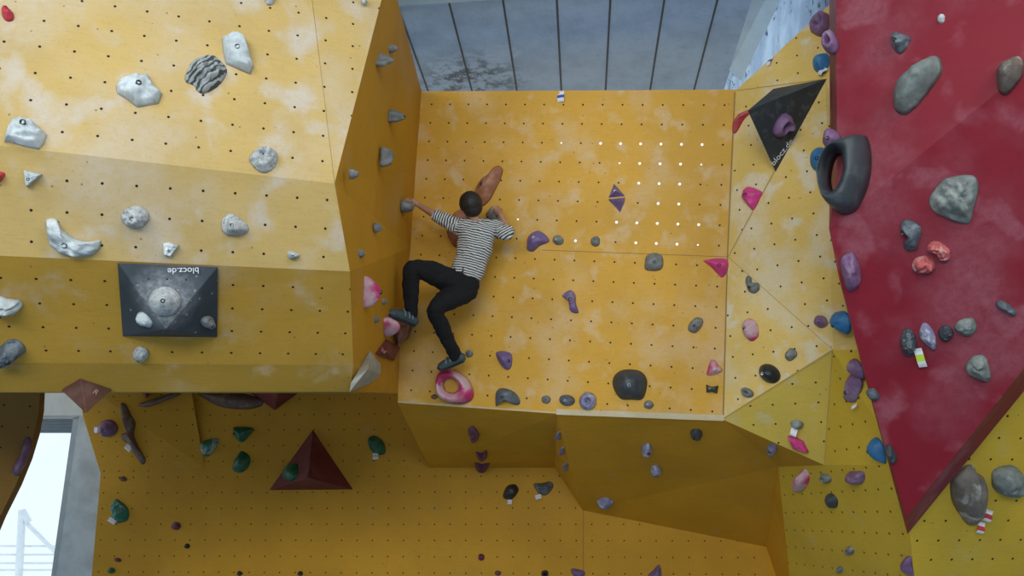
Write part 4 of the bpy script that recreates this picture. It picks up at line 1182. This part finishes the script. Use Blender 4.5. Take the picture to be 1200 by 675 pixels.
def person():
    skin = resin('skin', (.50, .25, .16), 0, scale=10, rough=.55, bump=.05)
    hairm = plain('hair_dark', (.022, .015, .012), .6, 0, .4, 60)
    trm = plain('trousers_black', (.0045, .0045, .006), .9, 0, .3, 12)
    shoe = plain('shoe_teal_grey', (.055, .085, .095), .6, 0, .3, 20)
    sole = plain('shoe_sole_black', (.02, .02, .022), .5)
    strapm = plain('shoe_strap_grey', (.22, .26, .27), .6)
    rs = lambda r, k=1.0: (r, r * k)
    # joints in picture position and distance
    HEAD = W(552, 241.5, 7.03)
    NECK = W(556, 257, 7.04)
    CH = W(559, 266, 7.06)
    LS = W(537, 265, 7.06); RS = W(581, 267, 7.08)
    LE = W(510, 251.5, 7.10); LW = W(490, 240, 7.17); 
    RE = W(596, 273, 6.98); RWr = W(586.5, 251, 7.15)
    SP1 = W(556, 285, 7.04); SP2 = W(549, 308, 7.0); HIP = W(543, 331, 6.97)
    LH = W(531, 331, 6.95); LK = W(483, 314, 6.76); LA = W(481.5, 358, 6.83)
    RH = W(548, 340, 6.97); RK = W(510, 364, 6.82); RA = W(531, 412, 7.08)
    root_loc = W(531, 430, 7.12)
    # ---- body
    bm = bmesh.new()
    tube(bm, [W(557, 264, 7.06), NECK, W(553, 250, 7.03)], [(.055, .05), (.045, .045), (.045, .045)])
    # head: skull, jaw, nose, ears
    up_ = (HEAD - NECK).normalized()
    rx = Vector((1, 0, 0)); rx = (rx - up_ * rx.dot(up_)).normalized(); fy = up_.cross(rx)
    yaw = Matrix.Rotation(R(18), 3, up_)
    rx = yaw @ rx; fy = yaw @ fy          # fy points towards the wall (the face)
    if fy.y < 0: fy = -fy
    Hm = Matrix((rx * 1.13, fy * 1.13, up_ * 1.13)).transposed()
    blob(bm, HEAD + up_ * .012, (.076, .092, .095), Hm)
    blob(bm, HEAD + fy * .03 - up_ * .055, (.055, .06, .055), Hm)
    blob(bm, HEAD + fy * .098 - up_ * .022, (.012, .018, .022), Hm)          # nose
    blob(bm, HEAD + fy * .088 - up_ * .058, (.026, .010, .008), Hm)          # lips
    for s in (-1, 1):
        blob(bm, HEAD + rx * s * .080 - up_ * .012 + fy * .0, (.010, .018, .030), Hm)  # ears
        blob(bm, HEAD + rx * s * .032 + fy * .083 - up_ * .002, (.016, .010, .010), Hm)  # brows
    # trunk
    tube(bm, [CH, SP1, SP2, HIP], [(.13, .075), (.125, .085), (.105, .08), (.115, .085)])
    tube(bm, [LS, CH, RS], [(.05, .05), (.06, .06), (.05, .05)])
    # arms
    tube(bm, [LS, LE, LW], [(.045, .045), (.034, .034), (.023, .020)])
    tube(bm, [RS, RE, RWr], [(.045, .045), (.034, .034), (.023, .020)])
    # legs
    tube(bm, [LH, LK, LA], [(.07, .07), (.036, .036), (.030, .030)])
    tube(bm, [RH, RK, RA], [(.07, .07), (.036, .036), (.030, .030)])
    tube(bm, [LA, W(477, 369, 6.82)], [(.02, .02), (.014, .014)])
    tube(bm, [RA, W(530, 421, 7.1)], [(.02, .02), (.014, .014)])
    # hands: palm, four fingers curled over the hold, thumb from the side
    def hand(wr, palm_c, tips, knuck, thumb):
        tube(bm, [wr, wr.lerp(palm_c, .5), palm_c], [(.022, .016), (.027, .015), (.033, .014)])
        for (k, m_, t, r_) in zip(knuck, tips[0], tips[1], (.0085, .009, .0085, .0075)):
            tube(bm, [palm_c.lerp(k, .3), k, m_, t], [(r_ * 1.1, r_ * 1.1), (r_ * 1.05, r_ * 1.05), (r_, r_), (r_ * .8, r_ * .8)], seg=10, per=4)
        tube(bm, [wr.lerp(palm_c, .4), thumb[0], thumb[1]], [(.011, .011), (.010, .010), (.008, .008)], seg=10, per=4)
    zh = 7.12
    pc = W(483.5, 235.5, zh + .04)
    kn = [W(479.5, 233.2, zh + .05), W(479, 234.8, zh + .02), W(479, 236.4, zh - .01), W(479.5, 238, zh - .035)]
    md = [W(475.5, 233.6, zh + .04), W(474.6, 235.4, zh + .01), W(474.8, 237.2, zh - .02), W(475.6, 238.8, zh - .045)]
    tp = [W(473.4, 236.2, zh + .02), W(472.4, 238.2, zh - .01), W(472.8, 240, zh - .04), W(474, 241.4, zh - .055)]
    hand(LW, pc, (md, tp), kn, (W(484, 240.5, zh), W(480, 243, zh - .02)))
    zr = 7.20
    pc = W(583, 246, zr)
    kn = [W(579, 243.6, zr - .01), W(581, 242.4, zr + .02), W(583, 242, zr + .045), W(585.2, 242.4, zr + .065)]
    md = [W(576.6, 245, zr - .01), W(578.2, 243, zr + .02), W(580.5, 241.8, zr + .05), W(583, 241.4, zr + .075)]
    tp = [W(575.6, 248.2, zr - .005), W(576.8, 246, zr + .03), W(578.8, 244.4, zr + .06), W(581, 243.4, zr + .085)]
    hand(RWr, pc, (md, tp), kn, (W(587.5, 244.5, zr + .03), W(587, 249, zr + .06)))
    me = remesh(bm, .0055, 2)
    me.materials.append(skin)
    me.name = 'person'
    body = bpy.data.objects.new('person', me); COL.objects.link(body)
    me.transform(Matrix.Translation(-root_loc)); body.location = root_loc
    tag(body, 'boy seen from behind in striped shirt and black trousers, climbing beneath terracotta hold', 'person')
    def child(name, me_):
        me_.name = name
        me_.transform(Matrix.Translation(-root_loc))
        o = bpy.data.objects.new(name, me_); COL.objects.link(o); o.parent = body
        return o
    # ---- hair
    bm = bmesh.new()
    blob(bm, HEAD + up_ * .024 - fy * .012, (.087, .098, .094), Hm, 28)
    blob(bm, HEAD - up_ * .030 - fy * .034, (.074, .066, .060), Hm, 24)
    for v in bm.verts:
        q = v.co - HEAD
        f_ = q.dot(fy); u_ = q.dot(up_)
        if f_ > .045 and u_ < .055: v.co -= fy * (f_ - .045) * .95
        v.co += q.normalized() * .004 * fnoise(q, 60)
    me = remesh(bm, .005, 1); me.materials.append(hairm); child('hair', me)
    # ---- shirt
    bm = bmesh.new()
    HEM = W(545, 325, 6.97)
    tube(bm, [W(557.5, 262, 7.055), W(558.5, 270, 7.055), W(557, 288, 7.035), W(551, 308, 7.0), HEM],
         [(.105, .075), (.165, .105), (.155, .11), (.138, .105), (.135, .108)], seg=32, caps=False)
    SLE = W(508.5, 250.6, 7.105)
    tube(bm, [CH, W(540, 266, 7.06), W(524, 259, 7.085), SLE], [(.075, .07), (.078, .07), (.062, .06), (.050, .050)], seg=20, caps=False)
    tube(bm, [CH, W(580, 267, 7.08), W(593, 273.5, 6.99), W(595.5, 268, 7.01)], [(.075, .07), (.070, .066), (.062, .06), (.054, .054)], seg=20, caps=False)
    me = remesh(bm, .008, 3)
    sp = [CH + (CH - SP1) * .6, SP1, SP2, HEM]
    la = [CH, W(540, 266, 7.06), SLE]
    ra = [CH, RS, W(594, 273, 6.99), W(595.5, 266, 7.01)]
    def nearest(p, pl):
        best = (9, 0); acc = 0
        for a, b in zip(pl, pl[1:]):
            d = b - a; t = max(0, min(1, (p - a).dot(d) / d.length_squared))
            q = (p - (a + d * t)).length
            if q < best[0]: best = (q, acc + t * d.length)
            acc += d.length
        return best
    at = me.attributes.new('stripe', 'FLOAT', 'POINT')
    cdir = (SP2 - CH).normalized()
    LSP, RSP = W(536, 266, 7.06), W(583, 268, 7.08)
    for i, v in enumerate(me.vertices):
        p = v.co.copy()
        side_l = (p - LSP).dot((SLE - LSP).normalized()); side_r = (p - RSP).dot((W(595, 273, 6.99) - RSP).normalized())
        if side_l > 0: val = 3.0 + side_l + .25 * (p - LSP).dot(cdir)
        elif side_r > 0 and p.x > RSP.x: val = 5.0 + side_r * 1.0 - .5 * (p - RSP).dot(cdir)
        else: val = (p - CH).dot(cdir)
        if 5.0 <= val < 7: val = 5.0 + (p - RSP).dot((cdir * .8 + Vector((.6, 0, 0))).normalized())
        at.data[i].value = val + .006 * fnoise(p, 14)
        v.co += v.normal * (.010 * fnoise(p, 11) + .004 * fnoise(p, 30))
    m, nt, b = new_mat('shirt_striped')
    k = NB(nt)
    a = k.n('ShaderNodeAttribute', attribute_name='stripe')
    fr = k.math('FRACT', k.math('DIVIDE', k.math('ADD', a.outputs['Fac'], 10.0), .0215))
    col = k.mix(k.ramp(k.math('ABSOLUTE', k.math('SUBTRACT', fr, .5)), .20, .27), (.025, .03, .045), (.62, .62, .58))
    nt.links.new(col, b.inputs['Base Color']); b.inputs['Roughness'].default_value = .85
    me.materials.append(m); child('shirt', me)
    # ---- trousers
    bm = bmesh.new()
    tube(bm, [W(546, 322, 6.97), W(542, 333, 6.965), W(541, 342, 6.97)], [(.128, .10), (.142, .118), (.11, .10)], seg=28)
    tube(bm, [W(537, 335, 6.965), W(512, 322, 6.87), W(484, 315, 6.77), W(481.5, 336, 6.79), W(482.5, 368, 6.845)],
         [(.105, .10), (.100, .095), (.072, .075), (.068, .065), (.052, .052)], seg=24)
    tube(bm, [W(545, 341, 6.97), W(529, 349, 6.9), W(510, 363, 6.84), W(519, 386, 6.94), W(533.5, 416.5, 7.09)],
         [(.108, .105), (.098, .098), (.076, .078), (.066, .066), (.052, .052)], seg=24)
    me = remesh(bm, .009, 4)
    for v in me.vertices:
        p = v.co; v.co = p + v.normal * (.012 * fnoise(p, 9) + .004 * fnoise(p, 26))
    me.materials.append(trm); child('trousers', me)
    # ---- shoes
    def mkshoe(heel, toe, ankle, mid_, zsole):
        bm = bmesh.new()
        tube(bm, [heel, mid_, toe.lerp(mid_, .25), toe], [(.042, .038), (.048, .044), (.038, .044), (.016, .026)], seg=20)
        tube(bm, [ankle, heel.lerp(mid_, .35)], [(.040, .038), (.040, .038)], seg=20)
        me = remesh(bm, .005, 2); me.materials.append(shoe); s = child('shoe', me)
        bm = bmesh.new()
        dn = zsole
        tube(bm, [heel + dn * .034, mid_ + dn * .037, toe.lerp(mid_, .25) + dn * .028, toe + dn * .006], [(.014, .038), (.013, .045), (.013, .044), (.012, .027)], seg=16)
        me = remesh(bm, .005, 1); me.materials.append(sole)
        me.transform(Matrix.Translation(-root_loc)); o = bpy.data.objects.new('sole', me); COL.objects.link(o); o.parent = s
        bm = bmesh.new()
        ax = (toe - heel).normalized()
        for t_ in (.30, .48, .64):
            c = heel.lerp(mid_, t_ * 1.6) if t_ < .6 else mid_.lerp(toe, .12)
            q = (ankle - mid_).normalized()
            a0 = c - dn * .004; sd = ax.cross(dn).normalized()
            ring = [a0 + sd * math.cos(x) * .047 - dn * math.sin(x) * .049 for x in [math.pi * j / 10 for j in range(11)]]
            vs = [[bm.verts.new(p + ax * w_ + (p - a0).normalized() * h_) for w_, h_ in ((-.006, 0), (-.006, .003), (.006, .003), (.006, 0))] for p in ring]
            for x, y in zip(vs, vs[1:]):
                for j in range(4): bm.faces.new([x[j], x[(j + 1) % 4], y[(j + 1) % 4], y[j]])
        for v in bm.verts: v.co -= root_loc
        o = link('strap', bm, strapm, s)
    mkshoe(W(485.5, 376.5, 6.86), W(455.5, 366.5, 6.68), W(483, 362, 6.84), W(473, 370.5, 6.79), c2wd((-.25, .95, 0)).normalized())
    mkshoe(W(541, 419, 7.08), W(514, 431, 7.14), W(534, 411, 7.08), W(527, 425, 7.12), c2wd((.3, .93, 0)).normalized())
person()

# ------------------------------------------------------------------ light
w = bpy.data.worlds.new('world'); SC.world = w; w.use_nodes = True
bg = w.node_tree.nodes['Background']; bg.inputs[0].default_value = (.86, .93, 1, 1); bg.inputs[1].default_value = .85

def area(name, loc, target, sx, sy, power, col):
    l = bpy.data.lights.new(name, 'AREA'); l.shape = 'RECTANGLE'; l.size = sx; l.size_y = sy; l.energy = power; l.color = col
    o = bpy.data.objects.new(name, l); COL.objects.link(o); o.location = loc
    o.rotation_euler = (Vector(target) - Vector(loc)).to_track_quat('-Z', 'Y').to_euler()
    return o
for lx in (-3.2, 0.4, 4.0):
    area('high_fill', (lx, 1.2, 5.78), (lx, 3.6, 2.2), 1.6, .5, 42, (.96, 1, .93))  # unseen fill lights added under the ceiling for steeper light
area('rear_fill', (-2.6, -5.4, 4.4), (-.5, 6, 3.2), 9, 2.2, 360, (.95, 1, .98))  # unseen soft fill added behind the camera to light the boards

# ------------------------------------------------------------------ camera
cd = bpy.data.cameras.new('camera'); cam = bpy.data.objects.new('camera', cd); COL.objects.link(cam)
cd.sensor_width = 36; cd.lens = F / 1200 * 36
cam.location = CAM; cam.rotation_euler = (math.pi / 2 + PITCH, 0, 0)
SC.camera = cam
vs = SC.view_settings
vs.view_transform = 'Standard'; vs.look = 'None'; vs.gamma = 1; vs.use_curve_mapping = False
vs.exposure = 0.55
